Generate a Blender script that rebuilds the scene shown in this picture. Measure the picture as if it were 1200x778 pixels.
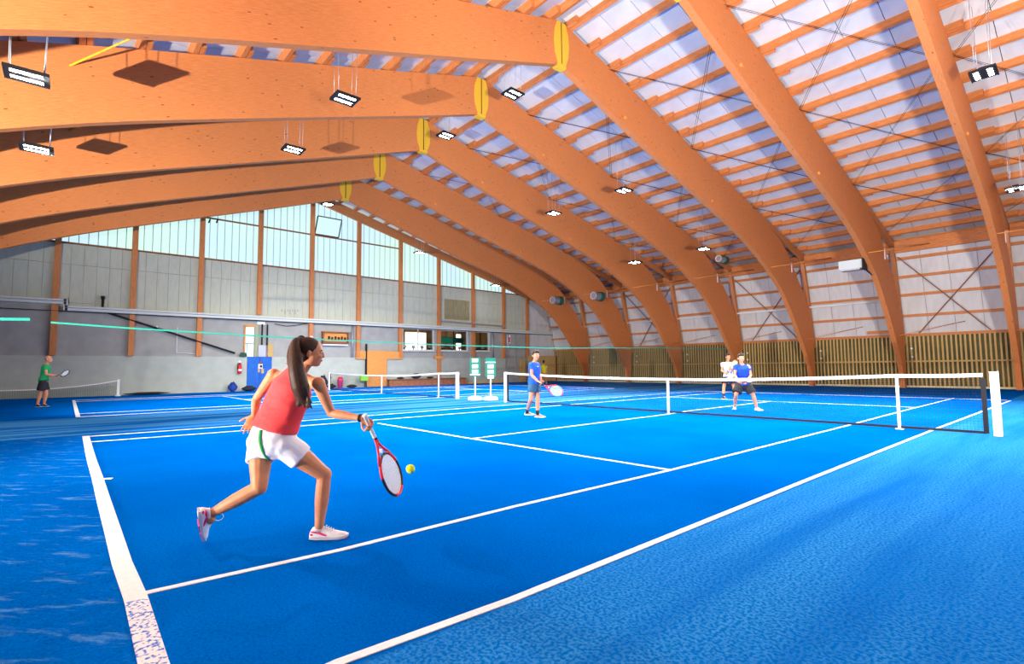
import bpy, bmesh, math, random
from mathutils import Vector, Matrix, noise
random.seed(7)
V = Vector
for o in list(bpy.data.objects):
    bpy.data.objects.remove(o, do_unlink=True)
SC = bpy.context.scene
COL = SC.collection

# ------------------------------------------------------------------ camera
CAM = V((7.6665, -12.1862, 1.2518))
YAW, PITCH, ROLL, FPX = -0.8549, 0.0697, -0.0091, 599.88
_f = V((math.sin(YAW)*math.cos(PITCH), math.cos(YAW)*math.cos(PITCH), math.sin(PITCH)))
_r = V((math.cos(YAW), -math.sin(YAW), 0))
_u = _r.cross(_f)
FWD = _f
RGT = _r*math.cos(ROLL) + _u*math.sin(ROLL)
UPV = -_r*math.sin(ROLL) + _u*math.cos(ROLL)
cd = bpy.data.cameras.new('camera'); cam = bpy.data.objects.new('camera', cd); COL.objects.link(cam)
cd.sensor_width = 36; cd.lens = 36*FPX/1200; cd.clip_start = .05; cd.clip_end = 300
cam.matrix_world = Matrix(((RGT.x, UPV.x, -FWD.x, CAM.x), (RGT.y, UPV.y, -FWD.y, CAM.y), (RGT.z, UPV.z, -FWD.z, CAM.z), (0, 0, 0, 1)))
SC.camera = cam

def PX(u, v, d):                      # photo pixel at a depth along the view axis
    return CAM + FWD*d + RGT*((u-600)/FPX*d) + UPV*((389-v)/FPX*d)
def ray(u, v):
    return FWD + RGT*((u-600)/FPX) + UPV*((389-v)/FPX)
def on(ax, val, u, v):                # photo pixel on a plane of the room
    d = ray(u, v); return CAM + d*((val-CAM[ax])/d[ax])

# ------------------------------------------------------------------ world, exposure
W = bpy.data.worlds.new('world'); SC.world = W; W.use_nodes = True
bg = W.node_tree.nodes['Background']; bg.inputs[0].default_value = (.80, .93, 1, 1); bg.inputs[1].default_value = 1.3
vs = SC.view_settings
vs.view_transform = 'Standard'; vs.look = 'None'; vs.gamma = 1; vs.use_curve_mapping = False; vs.exposure = 0.22
SPOT_W = 6300.0       # beam of each hanging LED lamp
LAMP_L = 90.0        # radiance of the hanging LED bars
FILL_FLOOD_W = 14000.0     # fill floodlight added behind the camera to lift the right arches
FLOOD_W = 20000.0      # floodlight behind the baseline
NEAR_FILL_L = 1.0         # glow of fill sheets added on the unseen gable behind the camera
PANE_L = .80         # daylight through the gable sheets

# ------------------------------------------------------------------ materials
MATS = {}
def mat(name, col, rough=.6, col2=None, nscale=6., stretch=(1, 1, 1), bump=0., bscale=None, metal=0., spec=.3, emit=None, estr=0., lo=.35, hi=.65, detail=4., coord='Object', sheen=0.):
    if name in MATS: return MATS[name]
    m = bpy.data.materials.new(name); m.use_nodes = True
    nt = m.node_tree; N = nt.nodes; L = nt.links
    b = N['Principled BSDF']
    b.inputs['Base Color'].default_value = (*col, 1); b.inputs['Roughness'].default_value = rough
    b.inputs['Metallic'].default_value = metal; b.inputs['Specular IOR Level'].default_value = spec
    if sheen: b.inputs['Sheen Weight'].default_value = sheen
    tc = N.new('ShaderNodeTexCoord'); mp = N.new('ShaderNodeMapping'); mp.inputs['Scale'].default_value = stretch
    L.new(tc.outputs[coord], mp.inputs[0])
    if col2 is not None:
        n = N.new('ShaderNodeTexNoise'); n.inputs['Scale'].default_value = nscale; n.inputs['Detail'].default_value = detail
        L.new(mp.outputs[0], n.inputs['Vector'])
        mr = N.new('ShaderNodeMapRange'); mr.inputs[1].default_value = lo; mr.inputs[2].default_value = hi
        L.new(n.outputs['Fac'], mr.inputs[0])
        mx = N.new('ShaderNodeMix'); mx.data_type = 'RGBA'; mx.inputs[6].default_value = (*col, 1); mx.inputs[7].default_value = (*col2, 1)
        L.new(mr.outputs[0], mx.inputs[0]); L.new(mx.outputs[2], b.inputs['Base Color'])
    if bump:
        n2 = N.new('ShaderNodeTexNoise'); n2.inputs['Scale'].default_value = bscale or nscale*2; n2.inputs['Detail'].default_value = 5
        L.new(mp.outputs[0], n2.inputs['Vector'])
        bp = N.new('ShaderNodeBump'); bp.inputs['Strength'].default_value = bump; bp.inputs['Distance'].default_value = .02
        L.new(n2.outputs['Fac'], bp.inputs['Height']); L.new(bp.outputs[0], b.inputs['Normal'])
    if emit is not None:
        b.inputs['Emission Color'].default_value = (*emit, 1); b.inputs['Emission Strength'].default_value = estr
    MATS[name] = m; return m

def mixrgb(nt, fac, a, b_):
    mx = nt.nodes.new('ShaderNodeMix'); mx.data_type = 'RGBA'
    for s, val in ((0, fac), (6, a), (7, b_)):
        if hasattr(val, 'is_output') or hasattr(val, 'links'): nt.links.new(val, mx.inputs[s])
        else: mx.inputs[s].default_value = val if s == 0 else (*val, 1)
    return mx.outputs[2]
def maprange(nt, val, a, b_, c=0., d=1.):
    mr = nt.nodes.new('ShaderNodeMapRange'); mr.interpolation_type = 'SMOOTHSTEP'
    nt.links.new(val, mr.inputs[0])
    for i, x in enumerate((a, b_, c, d)): mr.inputs[i+1].default_value = x
    return mr.outputs[0]
def math_(nt, op, a, b_):
    n = nt.nodes.new('ShaderNodeMath'); n.operation = op
    for i, x in enumerate((a, b_)):
        if hasattr(x, 'links'): nt.links.new(x, n.inputs[i])
        else: n.inputs[i].default_value = x
    return n.outputs[0]
def noise_(nt, vec, scale, detail=4., stretch=None, rough=.5, rot=0.):
    if rot:
        mr = nt.nodes.new('ShaderNodeMapping'); mr.inputs['Rotation'].default_value = (0, 0, rot); nt.links.new(vec, mr.inputs[0]); vec = mr.outputs[0]
    if stretch:
        mp = nt.nodes.new('ShaderNodeMapping'); mp.inputs['Scale'].default_value = stretch; nt.links.new(vec, mp.inputs[0]); vec = mp.outputs[0]
    n = nt.nodes.new('ShaderNodeTexNoise'); n.inputs['Scale'].default_value = scale; n.inputs['Detail'].default_value = detail; n.inputs['Roughness'].default_value = rough
    nt.links.new(vec, n.inputs['Vector']); return n.outputs['Fac']

def glulam_mat():                     # uv: metres along and across the laminated timber
    m = bpy.data.materials.new('glulam'); m.use_nodes = True; nt = m.node_tree; b = nt.nodes['Principled BSDF']
    tc = nt.nodes.new('ShaderNodeTexCoord'); uv = tc.outputs['UV']
    grain = noise_(nt, uv, 3.0, 6., (1.2, 26, 1))
    fine = noise_(nt, uv, 9.0, 4., (1.0, 14, 1))
    big = noise_(nt, uv, .7, 2.)
    c = mixrgb(nt, maprange(nt, grain, .3, .7), (.58, .180, .050), (.70, .250, .082))
    c = mixrgb(nt, math_(nt, 'MULTIPLY', maprange(nt, fine, .50, .72), .5), c, (.42, .115, .032))
    c = mixrgb(nt, math_(nt, 'MULTIPLY', maprange(nt, big, .35, .7), .35), c, (.70, .225, .065))
    sep = nt.nodes.new('ShaderNodeSeparateXYZ'); nt.links.new(uv, sep.inputs[0])
    lam = math_(nt, 'FRACT', math_(nt, 'DIVIDE', sep.outputs[1], .045), 0.)
    lam = math_(nt, 'LESS_THAN', lam, .05)
    c = mixrgb(nt, math_(nt, 'MULTIPLY', lam, .34), c, (.34, .11, .03))
    vo = nt.nodes.new('ShaderNodeTexVoronoi'); vo.inputs['Scale'].default_value = 3.4; vo.inputs['Randomness'].default_value = 1
    mp = nt.nodes.new('ShaderNodeMapping'); mp.inputs['Scale'].default_value = (.75, 2.2, 1); nt.links.new(uv, mp.inputs[0]); nt.links.new(mp.outputs[0], vo.inputs['Vector'])
    kn = maprange(nt, vo.outputs['Distance'], .085, .14, 1., 0.)
    vs_ = nt.nodes.new('ShaderNodeSeparateXYZ'); nt.links.new(vo.outputs['Color'], vs_.inputs[0])
    kn = math_(nt, 'MULTIPLY', kn, math_(nt, 'GREATER_THAN', vs_.outputs[0], .45))
    c = mixrgb(nt, math_(nt, 'MULTIPLY', kn, .8), c, (.14, .035, .012))
    nt.links.new(c, b.inputs['Base Color']); b.inputs['Roughness'].default_value = .6; b.inputs['Specular IOR Level'].default_value = .12
    MATS['glulam'] = m; return m
glulam_mat()

def floor_mat():
    m = bpy.data.materials.new('blue_carpet'); m.use_nodes = True; nt = m.node_tree; b = nt.nodes['Principled BSDF']
    tc = nt.nodes.new('ShaderNodeTexCoord'); P = tc.outputs['Object']
    sep = nt.nodes.new('ShaderNodeSeparateXYZ'); nt.links.new(P, sep.inputs[0]); X, Y = sep.outputs[0], sep.outputs[1]
    speck = noise_(nt, P, 55., 3.)
    fine = noise_(nt, P, 90., 2.)
    mott = noise_(nt, P, .45, 4.)
    c = mixrgb(nt, maprange(nt, mott, .3, .7), (.0, .080, .37), (.0, .112, .47))
    c = mixrgb(nt, math_(nt, 'MULTIPLY', maprange(nt, fine, .35, .72), .45), c, (.0, .155, .58))
    c = mixrgb(nt, math_(nt, 'MULTIPLY', maprange(nt, speck, .48, .70), .40), c, (.0, .042, .24))
    # sandy, worn carpet outside the doubles sideline and behind the baseline
    run = noise_(nt, P, .9, 4., (2.6, .22, 1))
    side = math_(nt, 'MULTIPLY', maprange(nt, X, 5.49, 5.56), maprange(nt, run, .30, .62, .35, 1.))
    side = math_(nt, 'MULTIPLY', side, maprange(nt, X, 6.6, 7.9, 1., .45))
    sp = maprange(nt, speck, .40, .60)
    sandy = mixrgb(nt, sp, (.0, .14, .46), (.05, .29, .66))
    c = mixrgb(nt, math_(nt, 'MULTIPLY', side, .8), c, sandy)
    back = math_(nt, 'MULTIPLY', maprange(nt, Y, -11.95, -11.88, 1., 0.), maprange(nt, X, -9., -6., 0., 1.))
    scr = noise_(nt, P, 2.0, 7., (1.1, 4.2, 1), .7, rot=-.75)
    c = mixrgb(nt, math_(nt, 'MULTIPLY', math_(nt, 'MULTIPLY', back, maprange(nt, scr, .53, .68)), .5), c, (.12, .36, .66))
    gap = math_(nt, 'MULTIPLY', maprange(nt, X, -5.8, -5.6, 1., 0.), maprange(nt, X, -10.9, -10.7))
    gap_lift = noise_(nt, P, .8, 4., (3., .16, 1))
    c = mixrgb(nt, math_(nt, 'MULTIPLY', math_(nt, 'MULTIPLY', gap, maprange(nt, gap_lift, .35, .6)), .62), c, (.08, .34, .62))  # lighter streaks painted in to lift the underlit strip between the courts
    nt.links.new(c, b.inputs['Base Color']); b.inputs['Roughness'].default_value = .9; b.inputs['Specular IOR Level'].default_value = 0.
    bp = nt.nodes.new('ShaderNodeBump'); bp.inputs['Strength'].default_value = .35; bp.inputs['Distance'].default_value = .01
    nt.links.new(speck, bp.inputs['Height']); nt.links.new(bp.outputs[0], b.inputs['Normal'])
    MATS['floor'] = m; return m
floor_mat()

mat('purlin', (.66, .24, .07), .55, (.52, .16, .045), 4., (1, 8, 8))
mat('purlin_dark', (.40, .12, .04), .6, (.30, .085, .03), 4., (1, 8, 8))
mat('deck', (.64, .64, .625), .5, (.57, .57, .56), 1.6)
mat('dark', (.012, .012, .014), .7)
mat('yellow_steel', (.82, .46, .03), .45)
mat('column', (.62, .235, .075), .55, (.50, .17, .05), 5., (8, 8, 1))
mat('brown', (.28, .10, .045), .6, (.22, .075, .03), 5.)
mat('plinth', (.44, .48, .42), .75, (.40, .43, .38), 2., bump=.08, bscale=30)
mat('greywall', (.38, .38, .35), .75, (.33, .33, .30), 1.5)
mat('panel', (.53, .55, .43), .7, (.48, .50, .39), 1.8, (4, 4, 1))
mat('panel_white', (.66, .66, .655), .6, (.58, .575, .57), 1.2, (3, 3, 1))
mat('tray', (.60, .64, .60), .5)
mat('steel', (.45, .48, .52), .35, metal=.6)
mat('white', (.82, .82, .82), .5)
mat('tape', (.84, .83, .80), .7, (.74, .74, .74), 40.)
mat('slat', (.58, .40, .15), .65, (.48, .31, .11), 5., (9, 9, 1))
mat('olive', (.17, .14, .05), .8, (.09, .085, .035), .8)
mat('board', (.76, .33, .08), .55, (.66, .25, .055), 4., (2, 2, 8))
mat('osb', (.62, .42, .17), .7, (.46, .29, .10), 18.)
mat('green_sign', (.004, .23, .14), .5)
mat('green_cord', (.015, .38, .26), .6)
mat('net_black', (.012, .013, .015), .7)
mat('net_green', (.03, .11, .08), .8)
mat('blue_pad', (.01, .13, .55), .5, (.008, .10, .46), 3.)
mat('red', (.62, .02, .03), .4)
mat('pink', (.80, .06, .22), .45)
mat('cloth_dark', (.02, .025, .05), .8, (.012, .014, .03), 8.)
mat('cloth_blue', (.015, .05, .30), .8)
mat('lime', (.25, .62, .06), .6)
mat('cream', (.75, .70, .42), .7, (.62, .58, .34), 3.)
mat('glass', (.9, .95, .95), .05)
# ------------------------------------------------------------------ mesh helpers
class MB:
    def __init__(s): s.v = []; s.f = []; s.uv = []
    def add(s, vs, fs, uvs=None):
        o = len(s.v); s.v += [tuple(p) for p in vs]; s.f += [tuple(i+o for i in f) for f in fs]
        if uvs: s.uv += uvs
    def box(s, a, b):
        x0, y0, z0 = a; x1, y1, z1 = b
        s.add([(x0, y0, z0), (x1, y0, z0), (x1, y1, z0), (x0, y1, z0), (x0, y0, z1), (x1, y0, z1), (x1, y1, z1), (x0, y1, z1)],
              [(0, 3, 2, 1), (4, 5, 6, 7), (0, 1, 5, 4), (1, 2, 6, 5), (2, 3, 7, 6), (3, 0, 4, 7)])
        return s
    def bar(s, p, q, w, h=None, up=(0, 0, 1)):
        p, q = V(p), V(q); h = h or w; d = (q-p).normalized(); up = V(up)
        if abs(d.dot(up)) > .97: up = V((1, 0, 0)) if abs(d.x) < .9 else V((0, 1, 0))
        r = d.cross(up).normalized(); t = r.cross(d)
        c = []
        for e in (p, q):
            for a, b in ((-1, -1), (1, -1), (1, 1), (-1, 1)): c.append(e+r*(a*w/2)+t*(b*h/2))
        s.add(c, [(0, 1, 2, 3), (7, 6, 5, 4), (0, 4, 5, 1), (1, 5, 6, 2), (2, 6, 7, 3), (3, 7, 4, 0)]); return s
    def tube(s, pts, rad, n=8, cap=True):
        pts = [V(p) for p in pts]; m = len(pts)
        if not isinstance(rad, (list, tuple)): rad = [rad]*m
        rings = []; ref = None
        for i, p in enumerate(pts):
            d = (pts[min(i+1, m-1)]-pts[max(i-1, 0)]).normalized()
            if ref is None:
                ref = V((0, 0, 1)) if abs(d.z) < .9 else V((1, 0, 0))
            r = (ref - d*ref.dot(d)).normalized(); ref = r; t = d.cross(r)
            rings.append([p+(r*math.cos(2*math.pi*k/n)+t*math.sin(2*math.pi*k/n))*rad[i] for k in range(n)])
        s.loft(rings, cap); return s
    def loft(s, rings, cap=True):
        n = len(rings[0]); vs = [p for r in rings for p in r]; fs = []
        for i in range(len(rings)-1):
            for k in range(n):
                fs.append((i*n+k, i*n+(k+1) % n, (i+1)*n+(k+1) % n, (i+1)*n+k))
        if cap:
            fs.append(tuple(reversed(range(n)))); b0 = (len(rings)-1)*n; fs.append(tuple(b0+k for k in range(n)))
        s.add(vs, fs); return s
    def ell(s, c, ax, n=14, m=9):
        c = V(c); a, b, d = [V(x) for x in ax]; vs = []; fs = []
        vs.append(c-d)
        for j in range(1, m):
            th = math.pi*j/m
            for k in range(n):
                ph = 2*math.pi*k/n; vs.append(c+(a*math.cos(ph)+b*math.sin(ph))*math.sin(th)-d*math.cos(th))
        vs.append(c+d); e = len(vs)-1
        for k in range(n): fs.append((0, 1+(k+1) % n, 1+k)); fs.append((e, e-n+k, e-n+(k+1) % n))
        for j in range(m-2):
            for k in range(n): fs.append((1+j*n+k, 1+j*n+(k+1) % n, 1+(j+1)*n+(k+1) % n, 1+(j+1)*n+k))
        s.add(vs, fs); return s
    def mesh(s, name):
        me = bpy.data.meshes.new(name); me.from_pydata(s.v, [], s.f); me.update()
        if s.uv:
            ul = me.uv_layers.new(name='UVMap'); i = 0
            for p in me.polygons:
                for li in p.loop_indices: ul.data[li].uv = s.uv[i]; i += 1
        return me
    def build(s, name, m, parent=None, smooth=False):
        me = s.mesh(name); me.materials.append(MATS[m] if isinstance(m, str) else m)
        if smooth:
            me.polygons.foreach_set('use_smooth', [True]*len(me.polygons))
        return link(name, me, parent)

def link(name, me, parent=None, loc=None, rot=None):
    o = bpy.data.objects.new(name, me); COL.objects.link(o)
    if loc is not None: o.location = loc
    if rot is not None: o.rotation_euler = rot
    if parent is not None:
        o.parent = parent; o.matrix_parent_inverse = parent_world(parent).inverted()
    return o
def parent_world(p):
    m = Matrix.LocRotScale(p.location, p.rotation_euler, p.scale)
    return m if p.parent is None else parent_world(p.parent) @ p.matrix_parent_inverse @ m
def empty(name, loc, label=None, cat=None, group=None, kind=None):
    o = bpy.data.objects.new(name, None); COL.objects.link(o); o.location = loc; o.empty_display_size = .2
    return tag(o, label, cat, group, kind)
def tag(o, label=None, cat=None, group=None, kind=None):
    for k, v in (('label', label), ('category', cat), ('group', group), ('kind', kind)):
        if v: o[k] = v
    return o
def struct(o, label=None, cat=None):
    return tag(o, label, cat, None, 'structure')
def box(name, a, b, m, parent=None): return MB().box(a, b).build(name, m, parent)
def bar(name, p, q, w, h, m, parent=None, up=(0, 0, 1)): return MB().bar(p, q, w, h, up).build(name, m, parent)
def tube(name, pts, r, m, parent=None, n=8, smooth=True): return MB().tube(pts, r, n).build(name, m, parent, smooth)
def shade_auto(o, ang=40):
    me = o.data
    me.polygons.foreach_set('use_smooth', [True]*len(me.polygons))
    try: me.set_sharp_from_angle(angle=math.radians(ang))
    except Exception: pass
    return o
def smooth_pts(pts, n=6):               # Catmull-Rom through points
    pts = [V(p) for p in pts]; out = []
    for i in range(len(pts)-1):
        p0 = pts[max(i-1, 0)]; p1 = pts[i]; p2 = pts[i+1]; p3 = pts[min(i+2, len(pts)-1)]
        for k in range(n):
            t = k/n
            out.append(.5*((2*p1)+(p2-p0)*t+(2*p0-5*p1+4*p2-p3)*t*t+(3*p1-p0-3*p2+p3)*t**3))
    out.append(pts[-1]); return out
def lerp(a, b, t): return a+(b-a)*t
def interp(x, xs, ys):
    for i in range(len(xs)-1):
        if x <= xs[i+1]: return lerp(ys[i], ys[i+1], (x-xs[i])/(xs[i+1]-xs[i]))
    return ys[-1]
ORD = ['first', 'second', 'third', 'fourth', 'fifth', 'sixth', 'seventh', 'eighth', 'ninth', 'tenth', 'eleventh', 'twelfth']
# ------------------------------------------------------------------ hall dimensions
SP = 4.4234
def XF(i): return 5.067-SP*i
XW, XN, YR, YL = -26.0, 13.9, 22.4, -22.4
ZT, SR, SL = 12.95, .245, .31
def roof(y): return ZT-(SR*y if y >= 0 else SL*-y)
def YW(z): return YR-.27*max(0., z-2.8)      # the sheeted side wall leans in above the slat screen
def gable(y): return 12.35-(.258*y if y >= 0 else .315*-y)

# ------------------------------------------------------------------ floor and lines
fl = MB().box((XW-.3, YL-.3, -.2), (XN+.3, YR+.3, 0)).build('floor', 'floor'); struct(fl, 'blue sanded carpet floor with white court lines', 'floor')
NT = [0]
def line_tape(name, pts, w, z=.004, m='tape'):
    NT[0] += 1; z += .0003*NT[0]
    mb = MB(); pts = [V((p[0], p[1], 0)) for p in pts]; n = len(pts); L_ = []; R_ = []
    for i, p in enumerate(pts):
        d = (pts[min(i+1, n-1)]-pts[max(i-1, 0)]).normalized(); s = V((-d.y, d.x, 0))*w/2; L_.append(p+s); R_.append(p-s)
    vs = [(*p[:2], zz) for zz in (0.0005, z) for q in (L_, R_) for p in q]; f = []
    for i in range(n-1):
        f += [(2*n+i, 3*n+i, 3*n+i+1, 2*n+i+1), (i, 2*n+i, 2*n+i+1, i+1), (n+i, n+i+1, 3*n+i+1, 3*n+i)]
    f += [(0, n, 3*n, 2*n), (n-1, 3*n-1, 4*n-1, 2*n-1)]
    mb.add(vs, f); return mb.build(name, m, fl)
G = lambda u, v: on(2, 0, u, v)
worn = mat('worn_paint', (.80, .79, .78), .8, (.02, .16, .58), 48., lo=.50, hi=.62, detail=2.)
line_tape('baseline', [G(100.5, 511), G(105, 530), G(108, 541), G(114.5, 561), G(122, 588), G(131.5, 620), G(143, 660), G(158, 698), G(160, 704)], .105)
line_tape('baseline', [G(160, 704), G(180, 778), G(186, 800), G(203, 860)], .105, m=worn)
line_tape('singles_sideline', [G(167, 696), G(400, 644.5), G(600, 594.5), G(786, 551), G(992, 499), G(1060, 481), G(1118, 466.5)], .05)
line_tape('doubles_sideline', [G(300, 820), G(395, 777.5), G(600, 703), G(800, 622), G(950, 561), G(1092, 504.5), G(1150, 482.5), G(1184, 469.5)], .055)
line_tape('service_line', [G(443, 496), G(552, 514), G(670, 532.5), G(786, 551)], .05)
line_tape('center_service_line', [G(554, 514), G(670, 499.5), G(782, 485.5), (0, .9), (0, 6.4)], .05)
line_tape('singles_sideline', [G(105, 518), G(300, 503.5), (-4.115, -6.2), (-4.115, 0), (-4.115, 11.885)], .05)
line_tape('doubles_sideline', [G(103, 511.5), G(300, 497.5), (-5.485, -3), (-5.485, 11.885)], .05)
line_tape('service_line', [(-4.115, 6.4), (4.115, 6.4)], .05)
line_tape('baseline', [(-5.485, 11.885), (5.485, 11.885)], .1)
line_tape('center_mark', [G(118, 561.5), G(131, 561)], .05)
C2 = -16.5
for x, n in ((C2-4.115, 'singles_sideline'), (C2+4.115, 'singles_sideline'), (C2-5.485, 'doubles_sideline'), (C2+5.485, 'doubles_sideline')):
    line_tape(n, [(x, -11.885), (x, 11.885)], .05)
for y, n, w in ((-11.885, 'baseline', .1), (11.885, 'baseline', .1)): line_tape(n, [(C2-5.485, y), (C2+5.485, y)], w)
for y in (-6.4, 6.4): line_tape('service_line', [(C2-4.115, y), (C2+4.115, y)], .05)
line_tape('center_service_line', [(C2, -6.4), (C2, 6.4)], .05)

# ------------------------------------------------------------------ ceiling: sheets and purlins
def slope_quad(y0, y1, dz, th, x0, x1):
    mb = MB(); a = roof(y0) if y0 else ZT; b = roof(y1)
    vs = [(x, y, z+dz+t) for t in (0, th) for x in (x0, x1) for (y, z) in ((y0, a), (y1, b))]
    mb.add(vs, [(0, 1, 3, 2), (4, 6, 7, 5), (0, 2, 6, 4), (1, 5, 7, 3), (0, 4, 5, 1), (2, 3, 7, 6)]); return mb
cm = MB()
for s in (1, -1):
    q = slope_quad(0, s*23.2, .36, .1, XW-.3, XN+.3); cm.add(q.v, q.f)
ceil = cm.build('ceiling', 'dark'); struct(ceil, 'pitched hall roof of pale sheets over orange timber purlins', 'ceiling')
SW = SP/4
for s in (1, -1):
    me = slope_quad(0, s*22.9, .255, .03, -SW/2+.009, SW/2-.009).mesh('roof_sheet'); me.materials.append(MATS['deck'])
    x = XN-SW/2
    while x > XW-SW/2:
        link('roof_sheet', me, ceil, (x, 0, 0)); x -= SW
pm = MB().box((-(SP+1.0)/2, -.065, 0), ((SP+1.0)/2, .065, .245)).mesh('purlin'); pm.materials.append(MATS['purlin'])
PUR = .42
for s, nrow in ((1, 19), (-1, 14)):
    for i in range(-1, 7):
        xc = (XF(i)+XF(i+1))/2; off = .07 if i % 2 else -.07
        for k in range(nrow):
            y = s*(PUR+1.17*k)+off
            link('purlin', pm, ceil, (xc, y, roof(y)), (math.atan(-SR if s > 0 else SL), 0, 0))

# ------------------------------------------------------------------ glulam arches
RP = [(.045, 11.4, .045, 12.93), (4, 10.18, 4.3, 11.88), (8, 9.03, 8.5, 10.86), (12, 7.93, 12.7, 9.82), (14.2, 7.15, 15.3, 9.0), (16, 6.28, 17.8, 8.0), (17.5, 5.35, 19.3, 6.7), (18.8, 4.1, 20.9, 5.0), (20.1, 2.55, 21.7, 3.1), (20.95, 1.4, 21.8, 1.6), (21.25, .6, 21.75, .65), (21.35, 0, 21.7, 0)]
LP = [(.045, 11.4, .045, 12.93), (4, 10.03, 4.35, 11.58), (8, 8.67, 8.5, 10.3), (12, 7.26, 12.7, 8.98), (15, 5.95, 16.1, 7.7), (17.0, 4.7, 18.6, 6.4), (18.8, 3.3, 20.4, 4.9), (20.2, 1.9, 21.5, 3.2), (21.2, 1, 22, 1.7), (21.5, 0, 22.1, 0)]
def half_mesh(prof, sgn, w=.22):
    lo = smooth_pts([(0, a, b) for a, b, c, d in prof], 4); up = smooth_pts([(0, c, d) for a, b, c, d in prof], 4)
    n = len(lo); s = 0; vs = []; mb = MB(); acc = [0]
    for i in range(1, n): acc.append(acc[-1]+((lo[i]+up[i])/2-(lo[i-1]+up[i-1])/2).length)
    P = lambda x, p: (x, sgn*p.y, p.z)
    off = random.random()*20
    for i in range(n-1):
        d0 = (lo[i]-up[i]).length; d1 = (lo[i+1]-up[i+1]).length; a, b = acc[i]+off, acc[i+1]+off
        for x, fl_ in ((w/2, 1), (-w/2, -1)):
            q = [P(x, lo[i]), P(x, lo[i+1]), P(x, up[i+1]), P(x, up[i])]; uv = [(a, 0), (b, 0), (b, d1), (a, d0)]
            if fl_*sgn < 0: q.reverse(); uv.reverse()
            mb.add(q, [(0, 1, 2, 3)], uv)
        for pts, fl_, v0 in ((lo, 1, 5.), (up, -1, 7.)):
            q = [P(-w/2, pts[i]), P(-w/2, pts[i+1]), P(w/2, pts[i+1]), P(w/2, pts[i])]; uv = [(a, v0), (b, v0), (b, v0+w), (a, v0+w)]
            if fl_*sgn < 0: q.reverse(); uv.reverse()
            mb.add(q, [(0, 1, 2, 3)], uv)
    for i in (0, n-1):
        mb.add([P(-w/2, lo[i]), P(w/2, lo[i]), P(w/2, up[i]), P(-w/2, up[i])], [(0, 1, 2, 3)], [(0, 0), (w, 0), (w, 1), (0, 1)])
    me = mb.mesh('arch_half'); me.materials.append(MATS['glulam'])
    bm = bmesh.new(); bm.from_mesh(me); bmesh.ops.remove_doubles(bm, verts=bm.verts, dist=1e-5); bmesh.ops.recalc_face_normals(bm, faces=bm.faces); bm.to_mesh(me); bm.free()
    return me
def plate_mesh():
    mb = MB(); ys = [(.025, .2), (.025, .33), (.025, .36), (.025, .33), (.025, .2)]; zs = [0, .35, .72, 1.1, 1.46]
    for x0, x1 in ((0, .014),):
        vs = []; f = []
        for (a, b), z in zip(ys, zs):
            vs += [(x0, a, z), (x0, b, z), (x1, a, z), (x1, b, z)]
        for k in range(4):
            o = 4*k; f += [(o+2, o+3, o+7, o+6), (o, o+4, o+5, o+1), (o, o+2, o+6, o+4), (o+1, o+5, o+7, o+3)]
        f += [(0, 1, 3, 2), (16, 18, 19, 17)]; mb.add(vs, f)
    me = mb.mesh('apex_plate'); me.materials.append(MATS['yellow_steel']); return me
PM = plate_mesh()
ARCH = []
for i in range(-1, 7):
    X = XF(i)
    far = 7-i
    e = empty('glulam_arch', (X, 0, 0), 'curved orange laminated timber roof arch, %s from the glazed gable wall' % ORD[far-1], 'roof arch', 'laminated timber arches')
    rm, lm = half_mesh(RP, 1), half_mesh(LP, -1)
    link('arch_half', rm, e, (X, 0, 0)); link('arch_half', lm, e, (X, 0, 0))
    box('apex_gap', (X-.105, -.04, 11.42), (X+.105, .04, 12.9), 'dark', e)
    for sy in (1, -1):
        for sx in (1, -1):
            o = link('apex_plate', PM, e, (X+sx*.111, 0, 11.43)); o.scale = (sx, sy, 1)
    box('apex_shoe', (X-.13, -.2, 11.3), (X+.13, .2, 11.42), 'yellow_steel', e)
    bar('eave_post', (X, YW(7.5)-.22, 7.5), (X, YW(2.3)-.35, 2.3), .2, .26, 'column', e, (0, 1, 0))
    bar('eave_rafter', (X, 13.5, roof(13.5)-.15), (X, 22.2, roof(22.2)-.15), .2, .3, 'column', e)
    bar('eave_post', (X, -21.7, 6.0), (X, -22.1, 1.8), .2, .26, 'column', e, (0, 1, 0))
    bar('eave_rafter', (X, -14, roof(-14)-.15), (X, -22.2, roof(-22.2)-.15), .2, .3, 'column', e)
    tube('fly_brace', [(X+.1, 16.1, 6.5), (X+1.6, 20.9, 7.4)], .022, 'board', e, 6)
    tube('fly_brace', [(X+.1, 20.75, 2.75), (X+2.6, 22.1, 3.4)], .016, 'board', e, 6)
    tube('fly_brace', [(X+.1, -12.4, 8.55), (X+1.75, -10.6, 9.62)], .025, 'yellow_steel', e, 6)
    for yy in (3.4, 9.9): box('bolt_block', (X+.1, yy, interp(yy, [p[0] for p in RP], [p[1] for p in RP])+.25), (X+.16, yy+.12, interp(yy, [p[0] for p in RP], [p[1] for p in RP])+.35), 'board', e)
    box('bracket', (X+.105, 18.85, 6.55), (X+.14, 18.93, 7.1), 'white', e)
    ARCH.append(e)

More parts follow.
